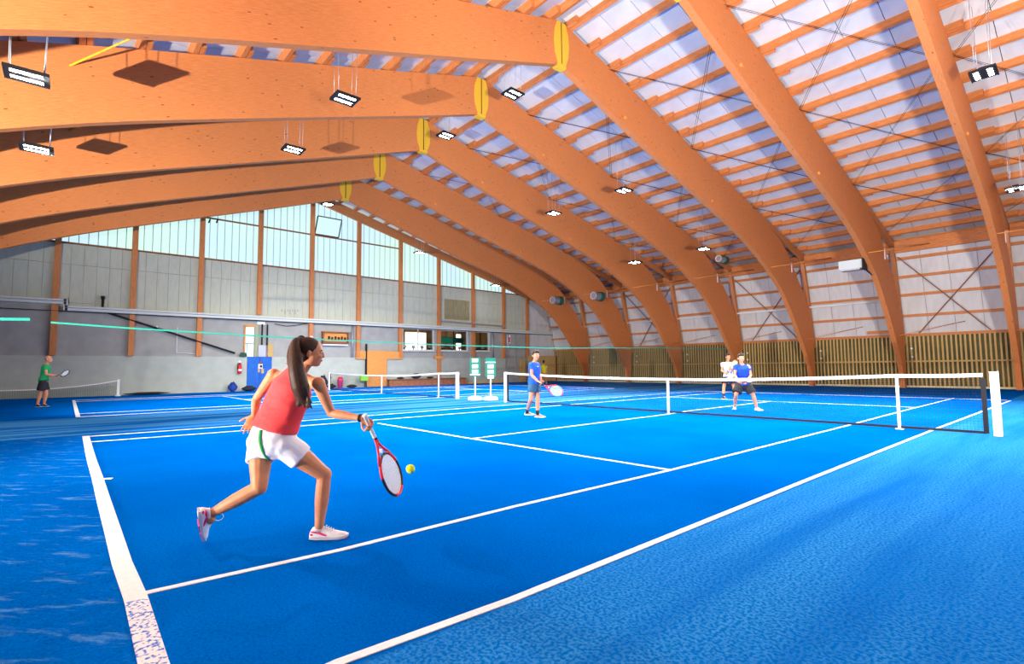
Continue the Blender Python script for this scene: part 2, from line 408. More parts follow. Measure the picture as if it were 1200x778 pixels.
# ------------------------------------------------------------------ right wall
wr = MB().box((XW-.2, YR+.1, 0), (XN+.2, YR+.3, 8.1)).build('wall_right', 'greywall'); struct(wr, 'long side wall with pale sheets above a timber slat screen', 'wall')
sm = MB().box((-SW/2+.008, -.04, 0), (SW/2-.008, 0, 5.0)).mesh('wall_sheet'); sm.materials.append(MATS['panel_white'])
x = XN-SW/2
while x > XW-.2:
    link('wall_sheet', sm, wr, (x, YR+.06, 2.78), (math.atan(.27), 0, 0)); x -= SW
for z in (6.85, 5.9, 4.95, 3.85): bar('wall_rail', (XW, YW(z)-.08, z), (XN, YW(z)-.08, z), .12, .14, 'column', wr)
bar('slat_top_rail', (XW, YR-.1, 2.82), (XN, YR-.1, 2.82), .16, .14, 'column', wr)
bar('slat_batten', (XW, YR-.08, 1.4), (XN, YR-.08, 1.4), .05, .08, 'slat', wr)
box('slat_backing', (XW, YR-.03, .0), (XN, YR+.05, 2.75), 'olive', wr)
sl = MB().box((-.038, -.025, .1), (.038, .02, 2.76)).mesh('slat'); sl.materials.append(MATS['slat'])
x = 11.5
while x > XW+.3:
    link('slat', sl, wr, (x+random.uniform(-.008, .008), YR-.14, 0), (0, random.uniform(-.002, .002), 0)); x -= .185
box('kick_strip', (XW, YR-.2, 0), (XN, YR-.1, .1), 'cream', wr)
for i in range(-2, 7):
    a = XF(i) if i > -2 else XN
    bar('eave_beam', (a-.12, YW(7.4)-.25, 7.45), (XF(i+1)+.12, YW(7.4)-.25, 7.45), .14, .62, 'purlin', wr)
for i in (0, 2, 4):
    a, b = XF(i)-.2, XF(i+1)+.2
    bar('cross_brace', (a, YW(7)-.2, 7.0), (b+.5, YR-.2, 2.9), .03, .04, 'brown', wr); bar('cross_brace', (a-.7, YR-.26, 2.9), (b, YW(6.95)-.26, 6.95), .03, .04, 'brown', wr)
tube('heating_pipe', [(XW+.2, 21.45, 4.72), (XF(1), 21.45, 4.72)], .05, 'white', wr)
box('timber_arm', (-.95, 21.95, 2.95), (.3, 22.05, 3.12), 'column', wr)
for i in range(0, 7):
    for z in (1.6, 2.05): box('socket', (XF(i)+.28, YR-.2, z), (XF(i)+.36, YR-.15, z+.09), 'white', wr)

wl = MB().box((XW-.2, YL-.3, 0), (XN+.2, YL-.05, 6.4)).build('wall_left', 'panel_white'); struct(wl, 'plain pale side wall opposite the slat screen', 'wall')
wn = MB()
wn.add([(XN, YL-.2, 0), (XN, YR+.2, 0), (XN, YR+.2, roof(YR+.2)+.4), (XN, 0, ZT+.4), (XN, YL-.2, roof(YL-.2)+.4)], [(4, 3, 2, 1, 0)])
wno = wn.build('wall_near', 'panel_white'); struct(wno, 'pale gable wall with added glowing fill sheets at the open end of the courts', 'wall')
fill_glow = mat('fill_glow_sheet', (.8, .8, .8), .5, emit=(1, .97, .92), estr=NEAR_FILL_L)
y = -15.
while y < 17.4:
    z1 = min(roof(y), roof(y+1.05))-.35
    if z1 > 5.2: MB().box((XN-.06, y, 4.6), (XN-.03, y+1.05, z1)).build('glazing_sheet', fill_glow, wno)  # added glowing sheets out of view, fill light for the arches
    y += 1.08

# ------------------------------------------------------------------ far gable wall
CY = [-12.72, -9.65, -6.55, -3.43, -.28, 2.95, 6.2, 9.52, 12.85, 16.1, 18.85]
wf = MB().box((XW-.25, YL-.2, 0), (XW, -4.0, 2.05)).box((XW-.25, -2.6, 0), (XW, YR+.2, 2.05)).build('wall_far', 'plinth'); struct(wf, 'grey gable wall with translucent glazing under the roof', 'wall')
mid = MB()
OPEN = [(-4.13, -3.6, 2.05, 3.92), (6.43, 9.08, 2.63, 4.24), (9.7, 12.31, 2.65, 4.24), (13.01, 14.55, 2.67, 4.24)]
y = YL-.2
for a, b, z0, z1 in OPEN:
    mid.box((XW-.25, y, 2.05), (XW-.06, a, 4.5))
    mid.box((XW-.25, a, z1), (XW-.06, b, 4.5))
    if z0 > 2.06: mid.box((XW-.25, a, 2.05), (XW-.06, b, z0))
    y = b
mid.box((XW-.25, y, 2.05), (XW-.06, YR+.2, 4.5)); mid.build('upper_band', 'greywall', wf)
box('backing', (XW-.25, YL-.2, 4.5), (XW-.07, YR+.2, 7.72), 'greywall', wf)
def bays():
    ys = [CY[0]-6.2, CY[0]-3.1]+CY
    return list(zip(ys[:-1], ys[1:]))
for a, b in bays():
    n = 6; w = (b-a)/n
    for k in range(n):
        y0, y1 = a+k*w+.006, a+(k+1)*w-.006
        box('wall_panel', (XW-.07, y0, 4.5), (XW-.03+random.uniform(-.004, .004), y1, 6.62), 'panel', wf)
        box('wall_panel', (XW-.07, y0, 6.64), (XW-.03+random.uniform(-.004, .004), y1, 7.68), 'panel', wf)
for k in range(3):
    box('wall_panel', (XW-.07, 18.98+k*1.14, 2.07), (XW-.02, 18.98+(k+1)*1.14-.012, 7.6), 'panel_white', wf)
# glazing
def pane_mat():
    m = bpy.data.materials.new('daylight_sheet'); m.use_nodes = True; nt = m.node_tree; b = nt.nodes['Principled BSDF']
    tc = nt.nodes.new('ShaderNodeTexCoord'); f = noise_(nt, tc.outputs['Object'], .22, 2.)
    c = mixrgb(nt, maprange(nt, f, .38, .62), (.70, 1., .86), (.66, .93, 1.0))
    b.inputs['Base Color'].default_value = (.12, .15, .15, 1); b.inputs['Roughness'].default_value = .6
    nt.links.new(c, b.inputs['Emission Color']); b.inputs['Emission Strength'].default_value = PANE_L
    MATS['pane'] = m
pane_mat()
mat('mullion', (.30, .38, .40), .5)
def pane(y0, y1, z0, z1a, z1b):
    mb = MB(); x0, x1 = XW-.10, XW-.07
    vs = [(x, y, z) for x in (x0, x1) for y, z in ((y0, z0), (y1, z0), (y1, z1b), (y0, z1a))]
    mb.add(vs, [(0, 3, 2, 1), (4, 5, 6, 7), (0, 1, 5, 4), (1, 2, 6, 5), (2, 3, 7, 6), (3, 0, 4, 7)]); return mb.build('glazing_sheet', 'pane', wf)
TR = 10.12
for a, b in bays():
    n = 8; w = (b-a)/n
    for k in range(n):
        y0, y1 = a+k*w, a+(k+1)*w; g0, g1 = gable(y0)+.3, gable(y1)+.3
        if min(g0, g1) < 7.9: continue
        if -6.7 < (a+b)/2 < 6.3:
            pane(y0+.012, y1-.012, 7.74, TR, TR); pane(y0+.012, y1-.012, TR+.02, g0, g1)
        else: pane(y0+.012, y1-.012, 7.74, g0, g1)
        if k: box('glazing_bar', (XW-.11, y0-.016, 7.74), (XW-.062, y0+.016, gable(y0)+.2), 'mullion', wf)
for a, b in bays():
    if a < -16.5: continue
    bar('sill_rail', (XW-.02, a+.1, 7.71), (XW-.02, b-.1, 7.71), .12, .085, 'brown', wf)
    if -6.7 < (a+b)/2 < 6.3: bar('transom_rail', (XW-.02, a+.1, TR+.01), (XW-.02, b-.1, TR+.01), .1, .075, 'brown', wf)
for k, y in enumerate(CY):
    z0 = {3: 4.62, 7: .02, 10: 2.05}.get(k, 2.06)
    box('timber_column', (XW-.08, y-.125, z0), (XW+.16, y+.125, gable(y)+.1), 'column', wf)
for s, yy in ((1, 22.3), (-1, -22.3)):
    bar('gable_rafter', (XW-.02, 0, gable(0)+.3), (XW-.02, yy, gable(yy)+.3), .28, .62, 'column', wf)
# hopper window standing open
hw = empty('vent_window', (XW, .7, 10.2), 'black framed tilting vent window open in the gable glazing', 'window')
c = [V((XW+.02, -.12, 10.2)), V((XW+.02, 1.48, 10.2)), V((XW+.35, 1.55, 11.35)), V((XW+.35, -.05, 11.35))]
for k in range(4): bar('frame_bar', c[k], c[(k+1) % 4], .06, .06, 'dark', hw)
mb = MB(); mb.add([p+V((0, 0, 0)) for p in c]+[p+V((-.012, 0, 0)) for p in c], [(0, 1, 2, 3), (7, 6, 5, 4), (0, 4, 5, 1), (1, 5, 6, 2), (2, 6, 7, 3), (3, 7, 4, 0)]); mb.build('vent_sheet', 'pane', hw)
# cable tray with a jog
tr = empty('cable_tray', (XW, 0, 4.3), 'long pale metal cable tray running across the gable wall', 'cable tray')
for z, h in ((4.48, .1), (4.34, .13)):
    bar('tray_rail', (XW+.22, -12.36, z), (XW+.22, 22.3, z), .16, h, 'tray', tr)
    bar('tray_rail', (XW+.22, YL, z+.3), (XW+.22, -12.30, z+.3), .16, h, 'tray', tr)
bar('tray_jog', (XW+.22, -12.33, 4.28), (XW+.22, -12.33, 4.84), .16, .16, 'tray', tr, (0, 1, 0))
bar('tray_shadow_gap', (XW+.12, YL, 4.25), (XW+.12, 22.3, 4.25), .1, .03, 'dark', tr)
# windows to the gym behind
for n, (a, b, z0, z1) in enumerate(OPEN[1:]):
    w = empty('window_%d' % (n+1), (XW, (a+b)/2, z0)); struct(w, 'interior window to the gym, %s from the orange board' % ORD[n], 'window')
    for p, q in (((a, z0), (b, z0)), ((b, z0), (b, z1)), ((b, z1), (a, z1)), ((a, z1), (a, z0))):
        bar('frame_bar', (XW-.03, p[0], p[1]), (XW-.03, q[0], q[1]), .1, .09, 'tray', w)
    bar('sill', (XW+.05, a-.1, z0-.06), (XW+.05, b+.1, z0-.06), .22, .06, 'tray', w)
    if b-a > 2: bar('mullion', (XW-.08, (a+b)/2, z0), (XW-.08, (a+b)/2, z1), .06, .06, 'dark' if n else 'tray', w)
gy = empty('wall_gym', (XW-6, 11, 2)); struct(gy, 'gym room behind the interior windows', 'wall')
box('gym_floor', (XW-7, 2, 1.9), (XW-.25, 22, 2.05), 'brown', gy)
box('gym_wall', (XW-7.1, 2, 2.05), (XW-6.9, 22, 5), mat('warm', (.50, .30, .12), .7, (.40, .22, .08), 2.), gy)
box('gym_ceiling', (XW-7, 2, 4.9), (XW-.25, 22, 5), 'tray', gy)
box('gym_wall', (XW-7, 21.9, 2.05), (XW-.25, 22, 5), 'warm', gy)
box('gym_wall', (XW-7, 2, 2.05), (XW-.25, 2.1, 5), 'warm', gy)
gl = mat('bright_window', (.9, .9, .9), .5, emit=(1, 1, .95), estr=2.2)
for a, b in ((8.9, 10.2), (10.5, 12.6), (16.0, 16.5)): box('daylight_window', (XW-6.9, a, 2.7), (XW-6.86, b, 4.5), gl, gy)
box('daylight_window', (XW-6.85, 9.0, 2.7), (XW-6.84, 9.3, 3.2), 'lime', gy)
gb = box('gym_banner', (XW-5.2, 12.4, 3.55), (XW-5.16, 15.6, 4.05), 'green_cord'); tag(gb, 'green banner hanging inside the gym behind the windows', 'banner')
for k, (y, dx) in enumerate([(7.0, .5), (7.8, .6), (8.5, .5), (9.3, .7), (10.4, .6), (11.3, .5), (12.1, .6), (13.9, .9), (14.5, .6)]):
    e = empty('exercise_bike', (XW-dx-.3, y, 2.05), 'dark exercise bike standing inside the gym behind the windows', 'exercise bike', 'bikes inside the gym')
    bx, by = XW-dx-.3, y
    bar('post', (bx, by, 2.05), (bx+.06, by, 2.85), .07, .07, 'dark', e); bar('handlebar', (bx+.08, by-.22, 2.86), (bx+.08, by+.22, 2.84), .05, .05, 'dark', e)
    box('console', (bx+.05, by-.13, 2.86), (bx+.12, by+.13, 3.02), 'steel', e); box('base', (bx-.3, by-.2, 2.05), (bx+.3, by+.2, 2.13), 'dark', e); box('flywheel_cover', (bx-.25, by-.07, 2.13), (bx+.2, by+.07, 2.5), 'dark', e)
# door lit from outside, at the head of the padded stairs
dw = empty('door_1', (XW, -3.86, 2.05)); struct(dw, 'narrow bright doorway above the blue padding', 'door')
box('door_head', (XW-.2, -4.2, 3.86), (XW+.02, -3.5, 3.98), 'board', dw); box('door_jamb', (XW-.2, -4.2, 2.05), (XW+.02, -4.12, 3.9), 'board', dw); box('door_leaf', (XW-.05, -3.6, 2.05), (XW+.03, -3.42, 3.95), mat('olive_door', (.35, .36, .22), .6), dw)
for k in range(4): bar('railing', (XW-1.2, -4.5+.25*k, 2.05), (XW-1.2, -4.5+.25*k, 2.9), .03, .03, 'green_cord', dw)
bar('railing', (XW-1.2, -4.6, 2.9), (XW-1.2, -3.2, 2.9), .04, .04, 'green_cord', dw)
es = box('exit_sign', (XW-.06, -3.5, 4.02), (XW+.02, -3.05, 4.2), 'white'); tag(es, 'small white sign above the bright doorway', 'sign')
for yy, z0, mm in ((-3.22, 2.3, 'dark'), (-2.92, 2.3, 'dark')): tag(tube('black_downpipe', [(XW+.05, yy, 2.78+.0*z0), (XW+.05, yy, 4.05)], .045, mm), 'black vertical pipe right of the bright doorway', 'pipe', 'black pipes by the doorway')
tag(box('grey_cabinet', (XW-.05, -3.42, 2.06), (XW+.12, -3.0, 2.75), 'steel'), 'low grey cabinet at the foot of the black pipes', 'cabinet')
tag(box('timber_offcut', (XW-.05, -2.86, 2.06), (XW+.05, -2.55, 2.85), 'osb'), 'short pale board leaning by the black pipes', 'board')
bp = empty('padded_wall', (XW, -3.3, 0), 'bright blue wall padding beside the fire extinguisher', 'padding')
for k in range(2): box('pad', (XW-.2, -3.99+k*.7, .0), (XW+.03, -3.3+k*.7-.01, 2.06), 'blue_pad', bp)
st = empty('wall_sticker', (XW+.04, -3.25, 1.2), 'small pale and black sticker on the blue padding', 'sticker')
for y0, z0, y1, z1, m_ in ((-3.38, 1.35, -3.14, 1.62, 'white'), (-3.30, 1.40, -3.16, 1.55, 'dark'), (-3.40, 1.12, -3.28, 1.36, 'osb'), (-3.2, 1.05, -3.06, 1.34, 'osb'), (-3.30, 1.6, -3.18, 1.76, 'brown')):
    box('print', (XW+.03, y0, z0), (XW+.036+random.random()*.004, y1, z1), m_, st)
# extinguisher
fe = empty('fire_extinguisher', (XW+.12, -4.42, 1.05), 'red fire extinguisher hung on the grey wall', 'extinguisher')
MB().tube([(XW+.12, -4.42, 1.04), (XW+.12, -4.42, 1.06), (XW+.12, -4.42, 1.5), (XW+.12, -4.42, 1.58), (XW+.12, -4.42, 1.62)], [.10, .115, .115, .08, .04], 12).build('cylinder', 'red', fe, True)
box('label_band', (XW+.005, -4.50, 1.2), (XW+.24, -4.34, 1.32), 'white', fe)
tube('hose', [(XW+.12, -4.42, 1.66), (XW+.2, -4.55, 1.62), (XW+.2, -4.56, 1.3)], .02, 'dark', fe); box('handle', (XW+.06, -4.5, 1.62), (XW+.2, -4.38, 1.68), 'dark', fe)
tag(tube('wall_hook_plate', [(XW, -4.42, 1.74), (XW+.03, -4.42, 1.74)], .09, 'white', None, 12), 'round white plate above the fire extinguisher', 'sign')
hr = empty('hose_reel', (XW+.1, -4.25, 2.05), 'dark green coiled hose on the wall ledge beside the doorway', 'hose')
for k in range(4): tube('coil', [(XW+.1+.03*math.sin(k), -4.25+(.2-.02*k)*math.cos(t*.5236), 2.1+k*.05+.03*math.sin(t*.5236)) for t in range(13)], .03, 'net_green', hr, 6)
# wall fittings
bx_ = empty('wooden_rack', (XW, 1.33, 2.85), 'brown wooden wall rack with dark pegs beside the net cord', 'rack')
box('back_board', (XW-.04, .5, 3.1), (XW+.08, 2.2, 3.72), 'board', bx_); box('shelf', (XW-.02, .45, 2.95), (XW+.3, 2.22, 3.03), 'brown', bx_); box('top_board', (XW-.02, .42, 3.68), (XW+.25, 2.25, 3.75), 'brown', bx_); box('ledge', (XW-.02, .5, 2.84), (XW+.2, 2.2, 2.93), 'white', bx_)
for k in range(6): box('peg', (XW+.08, .85+k*.22, 3.2), (XW+.2, .93+k*.22, 3.45-.05*(k % 2)), 'dark', bx_)
box('side_board', (XW-.02, .45, 3.0), (XW+.25, .52, 3.7), 'brown', bx_); box('side_board', (XW-.02, 2.15, 3.0), (XW+.25, 2.22, 3.7), 'brown', bx_)
ob = empty('timber_board', (XW+.2, 4.3, 0), 'tall orange plywood board standing against the gable wall', 'board')
box('panel', (XW+.02, 3.58, .03), (XW+.16, 5.09, 2.53), 'board', ob); box('cross_board', (XW+.03, 2.8, 1.95), (XW+.14, 6.4, 2.5), 'board', ob); box('edge_strip', (XW+.02, 3.5, .03), (XW+.18, 3.58, 3.0), 'dark', ob)
tag(box('post_bracket', (XW+.01, 9.1, 2.0), (XW+.18, 9.95, 2.2), 'board'), 'orange timber bracket on the wall column under the windows', 'bracket')
bn = empty('timber_bench', (XW+.4, 8.4, 0), 'long low brown timber bench along the gable wall', 'bench')
box('seat', (XW+.02, 5.15, .42), (XW+.55, 11.8, .5), 'brown', bn); box('front_board', (XW+.45, 5.15, .0), (XW+.5, 11.8, .42), mat('brown2', (.42, .17, .08), .6, (.34, .12, .05), 4.), bn)
for k in range(5): box('leg', (XW+.1, 5.2+k*1.62, 0), (XW+.45, 5.27+k*1.62, .42), 'brown', bn)
sh = empty('roller_shutter', (XW, 11.3, 5.1), 'olive brown shutter panel on the upper gable wall', 'shutter')
for k in range(6): box('slat_board', (XW-.03, 10.1+k*.4, 5.12), (XW+.02, 10.1+(k+1)*.4-.012, 6.72), mat('shutter', (.36, .32, .17), .7, (.28, .24, .12), 3., (6, 6, 1)), sh)
tag(bar('grey_rail', (XW+.2, 9.7, 4.9), (XW+.2, 16.0, 4.78), .14, .12, 'steel'), 'grey steel rail below the olive shutter', 'rail')
tag(box('vent_grille', (XW-.02, -12.2, 4.7), (XW+.06, -11.3, 4.95), 'panel'), 'pale vent grille above the cable tray', 'grille')
bpz = empty('black_drain_pipe', (XW+.3, -8, 2.2), 'black pipe sloping down across the grey gable wall', 'pipe')
tube('pipe', [(XW+.12, -10.9, 5.05), (XW+.12, -10.9, 4.35), (XW+.12, -10.6, 4.25), (XW+.12, -4.7, 2.26)], .055, 'dark', bpz); tube('elbow', [(XW+.12, -10.98, 5.05), (XW+.12, -10.82, 5.05)], .085, 'dark', bpz)
for t in (.35, .45, .7): box('clip', (XW+.02, lerp(-10.6, -4.7, t)-.04, lerp(4.25, 2.26, t)+.05), (XW+.1, lerp(-10.6, -4.7, t)+.04, lerp(4.25, 2.26, t)+.13), 'white', bpz)
tag(tube('conduit', [(XW+.02, -7.6, 3.7), (XW+.02, -7.6, 2.25), (XW+.02, -6.7, 2.2)], .018, 'white'), 'thin white conduit beside the sloping black pipe', 'conduit')
tag(tube('loose_cable', [(XW+.05, -2.5, 4.1), (XW+.05, -1.8, 4.0), (XW+.05, -1.2, 4.08), (XW+.05, -.5, 4.24)], .02, 'dark'), 'dark cable drooping under the cable tray', 'cable')
for y in (2.55, 14.9, 16.6): tag(tube('grey_conduit', [(XW+.04, y, 4.25), (XW+.04, y, 2.06)], .06, 'steel'), 'grey vertical conduit on the gable wall under the tray', 'conduit', 'grey conduits under the tray')
tag(MB().tube([(XW+.17, -.28, 3.3), (XW+.22, -.28, 3.3)], .12, 14).build('wall_clock', 'white'), 'round white disc on an orange wall column', 'clock')
# end door and boards near the slat screen
d2 = empty('door_2', (XW, 17.3, 0)); struct(d2, 'grey framed end door beside the plywood sheet', 'door')
box('door_panel', (XW-.02, 16.3, .02), (XW+.02, 18.6, 4.2), 'greywall', d2)
for y in (16.4, 17.5, 18.6): box('stile', (XW, y-.04, .02), (XW+.06, y+.04, 4.2), 'steel', d2)
for z in (2.2, 2.9, 4.2): box('door_rail', (XW, 16.4, z-.03), (XW+.06, 18.6, z+.03), 'steel', d2)
box('glass_pane', (XW, 16.45, 3.35), (XW+.03, 16.9, 4.1), 'white', d2); box('poster', (XW+.03, 16.6, 3.45), (XW+.04, 16.85, 3.9), 'pink', d2)
oz = empty('plywood_sheet', (XW+.5, 20.2, 0), 'large pale plywood sheet standing in the far corner', 'board')
box('sheet', (XW+.4, 18.6, .02), (XW+.45, 22.0, 2.3), 'osb', oz); box('edge_post', (XW+.36, 22.0, .02), (XW+.5, 22.12, 2.3), 'brown', oz)
tag(box('leaning_plank', (XW+.2, 17.75, .02), (XW+.27, 18.1, 2.0), 'osb'), 'tall plank leaning by the end door, wider one', 'plank'); tag(box('leaning_plank', (XW+.2, 18.2, .02), (XW+.27, 18.42, 1.9), 'osb'), 'tall plank leaning by the end door, narrower one', 'plank')
tag(box('yellow_kerb', (XW+.02, 12.1, .0), (XW+.1, 16.1, .1), 'yellow_steel'), 'low yellow kerb at the foot of the gable wall', 'kerb')
# bags by the wall
def bag(name, c, r, m, label, cat, grp=None, strap=True):
    e = empty(name, (c[0], c[1], 0), label, cat, grp)
    mb = MB(); rings = []
    for j in range(9):
        t = j/8; w = math.sin(math.pi*min(max(t, .06), .94))**.5
        rings.append([V((c[0]+r[0]*w*math.cos(a)*(1+.12*math.sin(3*a+j)), c[1]+r[1]*w*math.sin(a)*(1+.1*math.cos(2*a+j)), .005+r[2]*t)) for a in [2*math.pi*k/14 for k in range(14)]])
    mb.loft(rings); mb.build('bag_body', m, e, True)
    if strap: tube('strap', [(c[0]+r[0]*.7, c[1]-r[1]*.6, r[2]*.5), (c[0]+r[0]*.9, c[1], r[2]*1.12), (c[0]+r[0]*.7, c[1]+r[1]*.6, r[2]*.5)], .02, 'dark', e, 6)
    return e
bag('backpack', (XW+.35, -4.82), (.2, .24, .55), 'cloth_blue', 'dark blue backpack on the floor under the extinguisher', 'bag')
bag('jacket_pile', (XW+.35, -3.95), (.25, .38, .32), 'cloth_dark', 'dark jacket heap in front of the blue padding', 'clothes', None, False)
bag('folded_mat', (XW+.45, -8.9), (.22, 1.0, .14), 'dark', 'long dark rolled mat lying at the gable wall', 'mat', None, False)
bag('sports_bag', (XW+.5, .4), (.22, .3, .85), 'cloth_dark', 'black and white sports bag standing by the far net', 'bag')
bag('sports_bag', (XW+.5, .95), (.2, .3, .3), 'dark', 'low black bag beside the pink bin', 'bag')
pb = empty('pink_bin', (XW+.5, 1.55, 0), 'pink plastic bin with a lid by the gable wall', 'bin')
MB().tube([(XW+.5, 1.55, .01), (XW+.5, 1.55, .5), (XW+.5, 1.55, .52), (XW+.5, 1.55, .6), (XW+.5, 1.55, .62)], [.14, .18, .2, .2, .17], 14).build('bin_body', 'pink', pb, True); MB().tube([(XW+.5, 1.55, .62), (XW+.5, 1.55, .72), (XW+.5, 1.55, .77)], [.17, .15, .05], 14).build('lid', 'red', pb, True)
bag('dark_bag', (XW+.6, 2.3), (.2, .35, .22), 'dark', 'flat black bag right of the pink bin', 'bag', None, False)
for k, (y, n) in enumerate(((6.1, 'racket bag and clothes lying on the bench'), (7.4, 'dark blue bag on the bench by the net strap'), (8.6, 'flat black racket cover on the bench'))):
    e = bag('bench_bag', (XW+.3, y), (.15, .3+.1*(k == 1), .15+.25*(k == 1)), 'cloth_dark', n, 'bag', None, False); e.location.z = .5
tag(MB().tube([(XW+.3, 11.2, .635), (XW+.34, 11.2, .635)], .13, 12).build('round_fan', 'dark'), 'small round dark fan on the end of the bench', 'fan')
mb = MB()
for k, u in enumerate((330.5, 334, 337.5, 340, 343, 346, 349)):
    p = on(0, XW-.02, u, 362.5); q = on(0, XW-.02, u, 368.5 if k % 2 else 365)
    mb.box((XW-.03, p.y-.03, q.z), (XW-.018, p.y+.03, p.z))
mb.build('faded_lettering', 'greywall', wf)
bk = empty('glazing_bracket', (XW, -6, 9.8), 'small black bracket under the glazing transom', 'bracket')
for u in (246, 255): p = on(0, XW, u, 257.5); q = on(0, XW, u-2.5, 262); bar('arm', (XW+.08, p.y, p.z), (XW+.25, q.y, q.z), .06, .06, 'dark', bk)
# ------------------------------------------------------------------ hanging LED lamps
LED = mat('led_bar', (1, 1, 1), .5, emit=(1, .985, .95), estr=LAMP_L)
mat('led_dead', (.9, .9, .9), .4, emit=(1, 1, 1), estr=3.)
def lamp_label(x, k):
    bay = {6.0: 'on the open side', -6.0: 'between fourth and fifth arches from gable', -10.4: 'between third and fourth arches from gable', -23.7: 'next to the gable wall'}[x]
    pos = ['low, opposite the slat screen', 'midway, opposite the slat screen', 'under the ridge', 'midway on slat screen side', 'low on slat screen side'][k]
    return 'LED floodlight %s, %s' % (bay, pos)
LY = [(-13, 7.1), (-6.5, 8.9), (-.15, 11.3), (6.45, 9.15), (13.4, 7.5)]
for x in (6.0, -6.0, -10.4, -23.7):
    for k, (y, z) in enumerate(LY):
        if x in (-23.7, 6.0) and k < 2: continue
        if x == -23.7: z += .3
        e = empty('led_floodlight', (x, y, z), lamp_label(x, k), 'ceiling lamp', 'hanging LED floodlights')
        MB().box((x-.28, y-.34, z), (x+.28, y+.34, z+.05)).box((x-.08, y-.22, z+.05), (x+.08, y+.22, z+.12)).build('housing', 'dark', e)
        for s in (-1, 1):
            mb = MB(); mb.add([(x+s*.14-.05, y-.24, z-.004), (x+s*.14+.05, y-.24, z-.004), (x+s*.14+.05, y+.24, z-.004), (x+s*.14-.05, y+.24, z-.004)], [(3, 2, 1, 0)]); mb.build('led_strip', LED, e)
            box('rim', (x+s*.27-.012, y-.34, z-.02), (x+s*.27+.012, y+.34, z), 'dark', e)
        ld = bpy.data.lights.new('lamp_beam', 'SPOT'); ld.energy = SPOT_W*(.7 if x == -23.7 else 1.); ld.spot_size = math.radians(102); ld.spot_blend = 1.; ld.shadow_soft_size = .2; ld.color = (1, .985, .95)
        lo = bpy.data.objects.new('lamp_beam', ld); COL.objects.link(lo); lo.location = (x, y, z-.06)
        tgt = V(((0 if x > -8 else C2), y*.3, 0)); lo.rotation_euler = (tgt-V((x, y, z))).to_track_quat('-Z', 'Y').to_euler(); lo.parent = e; lo.matrix_parent_inverse = Matrix.Translation(e.location).inverted()
        for sx in (-.15, .15):
            for sy in (-.25, .25):
                yy = y+sy*1.15
                tube('hanger_wire', [(x+sx, y+sy, z+.05), (x+sx*1.1, yy, roof(yy)+.02)], .007, 'steel', e, 5)

# floodlight on a stand behind the baseline; its hard shadows of the lamps fall on arches and roof sheets
def flood_lamp(fx, aim, pw, soft, lab):
    e = empty('stand_floodlight', (fx.x, fx.y, 0), lab, 'floodlight')
    for a in (0, 2.1, 4.2): tube('leg', [(fx.x, fx.y, .35), (fx.x+.3*math.cos(a), fx.y+.3*math.sin(a), 0)], .015, 'dark', e)
    b = V((aim.x, aim.y, 0)).normalized()*-.2; h = fx+b
    tube('pole', [(fx.x, fx.y, .02), (fx.x, fx.y, .34)], .018, 'dark', e); MB().bar(h-V((0, 0, .14)), h-V((0, 0, .0)), .24, .12).build('housing', 'dark', e)
    ld = bpy.data.lights.new('flood_bulb', 'SPOT'); ld.energy = pw; ld.spot_size = math.radians(124 if soft < .1 else 104); ld.spot_blend = .55; ld.shadow_soft_size = soft; ld.color = (1, .93, .84)
    lo = bpy.data.objects.new('flood_bulb', ld); COL.objects.link(lo); lo.location = fx
    lo.rotation_euler = aim.to_track_quat('-Z', 'Y').to_euler(); lo.parent = e; lo.matrix_parent_inverse = Matrix.Translation(e.location).inverted()
for fx, aim, pw, soft, lab in ((V((1.45, -20.8, .58)), V((-.28, .68, .68)), FLOOD_W, .07, 'small floodlight on a low tripod near the plain side wall'), (V((12.6, -7.5, .58)), V((-.42, .62, .66)), FILL_FLOOD_W, .5, 'added fill floodlight on a low tripod near the glowing gable')):  # the second one is an added fill lamp, out of view
    flood_lamp(fx, aim, pw, soft, lab)

# ------------------------------------------------------------------ roof wires, heaters
for i in (-1, 0, 1, 2, 3, 4):
    e = empty('bracing_wires', ((XF(i)+XF(i+1))/2, 9, roof(9)), 'thin dark crossed bracing wires under the roof, %s bay from the gable' % ORD[6-i], 'wires', 'roof bracing wires')
    for a, b in ((2.5, 8.2), (8.2, 14.2), (14.2, 19.5)):
        for p, q in (((XF(i)-.12, a), (XF(i+1)+.12, b)), ((XF(i)-.12, b), (XF(i+1)+.12, a))):
            for dy in (0, .12): tube('wire', [(p[0], p[1]+dy, roof(p[1])-.12), (q[0], q[1]+dy, roof(q[1])-.12)], .008, 'dark', e, 4)
p = on(1, 16.2, 998, 311)
e = empty('unit_heater', p, 'grey box heater bracketed to a timber arch by the pale wall', 'heater')
MB().box((p.x-.48, p.y-.25, p.z-.2), (p.x+.5, p.y+.25, p.z+.22)).build('casing', 'tray', e); box('louvre', (p.x-.4, p.y-.3, p.z-.27), (p.x+.4, p.y+.2, p.z-.2), 'steel', e); box('back_plate', (p.x+.5, p.y-.32, p.z-.3), (p.x+.56, p.y+.32, p.z+.24), 'dark', e)
tube('bracket', [(p.x+.5, p.y, p.z+.1), (XF(1)-.05, 16.9, 6.1)], .03, 'dark', e); tube('bracket', [(p.x+.5, p.y, p.z-.2), (XF(1)-.05, 17.6, 5.5)], .03, 'dark', e)
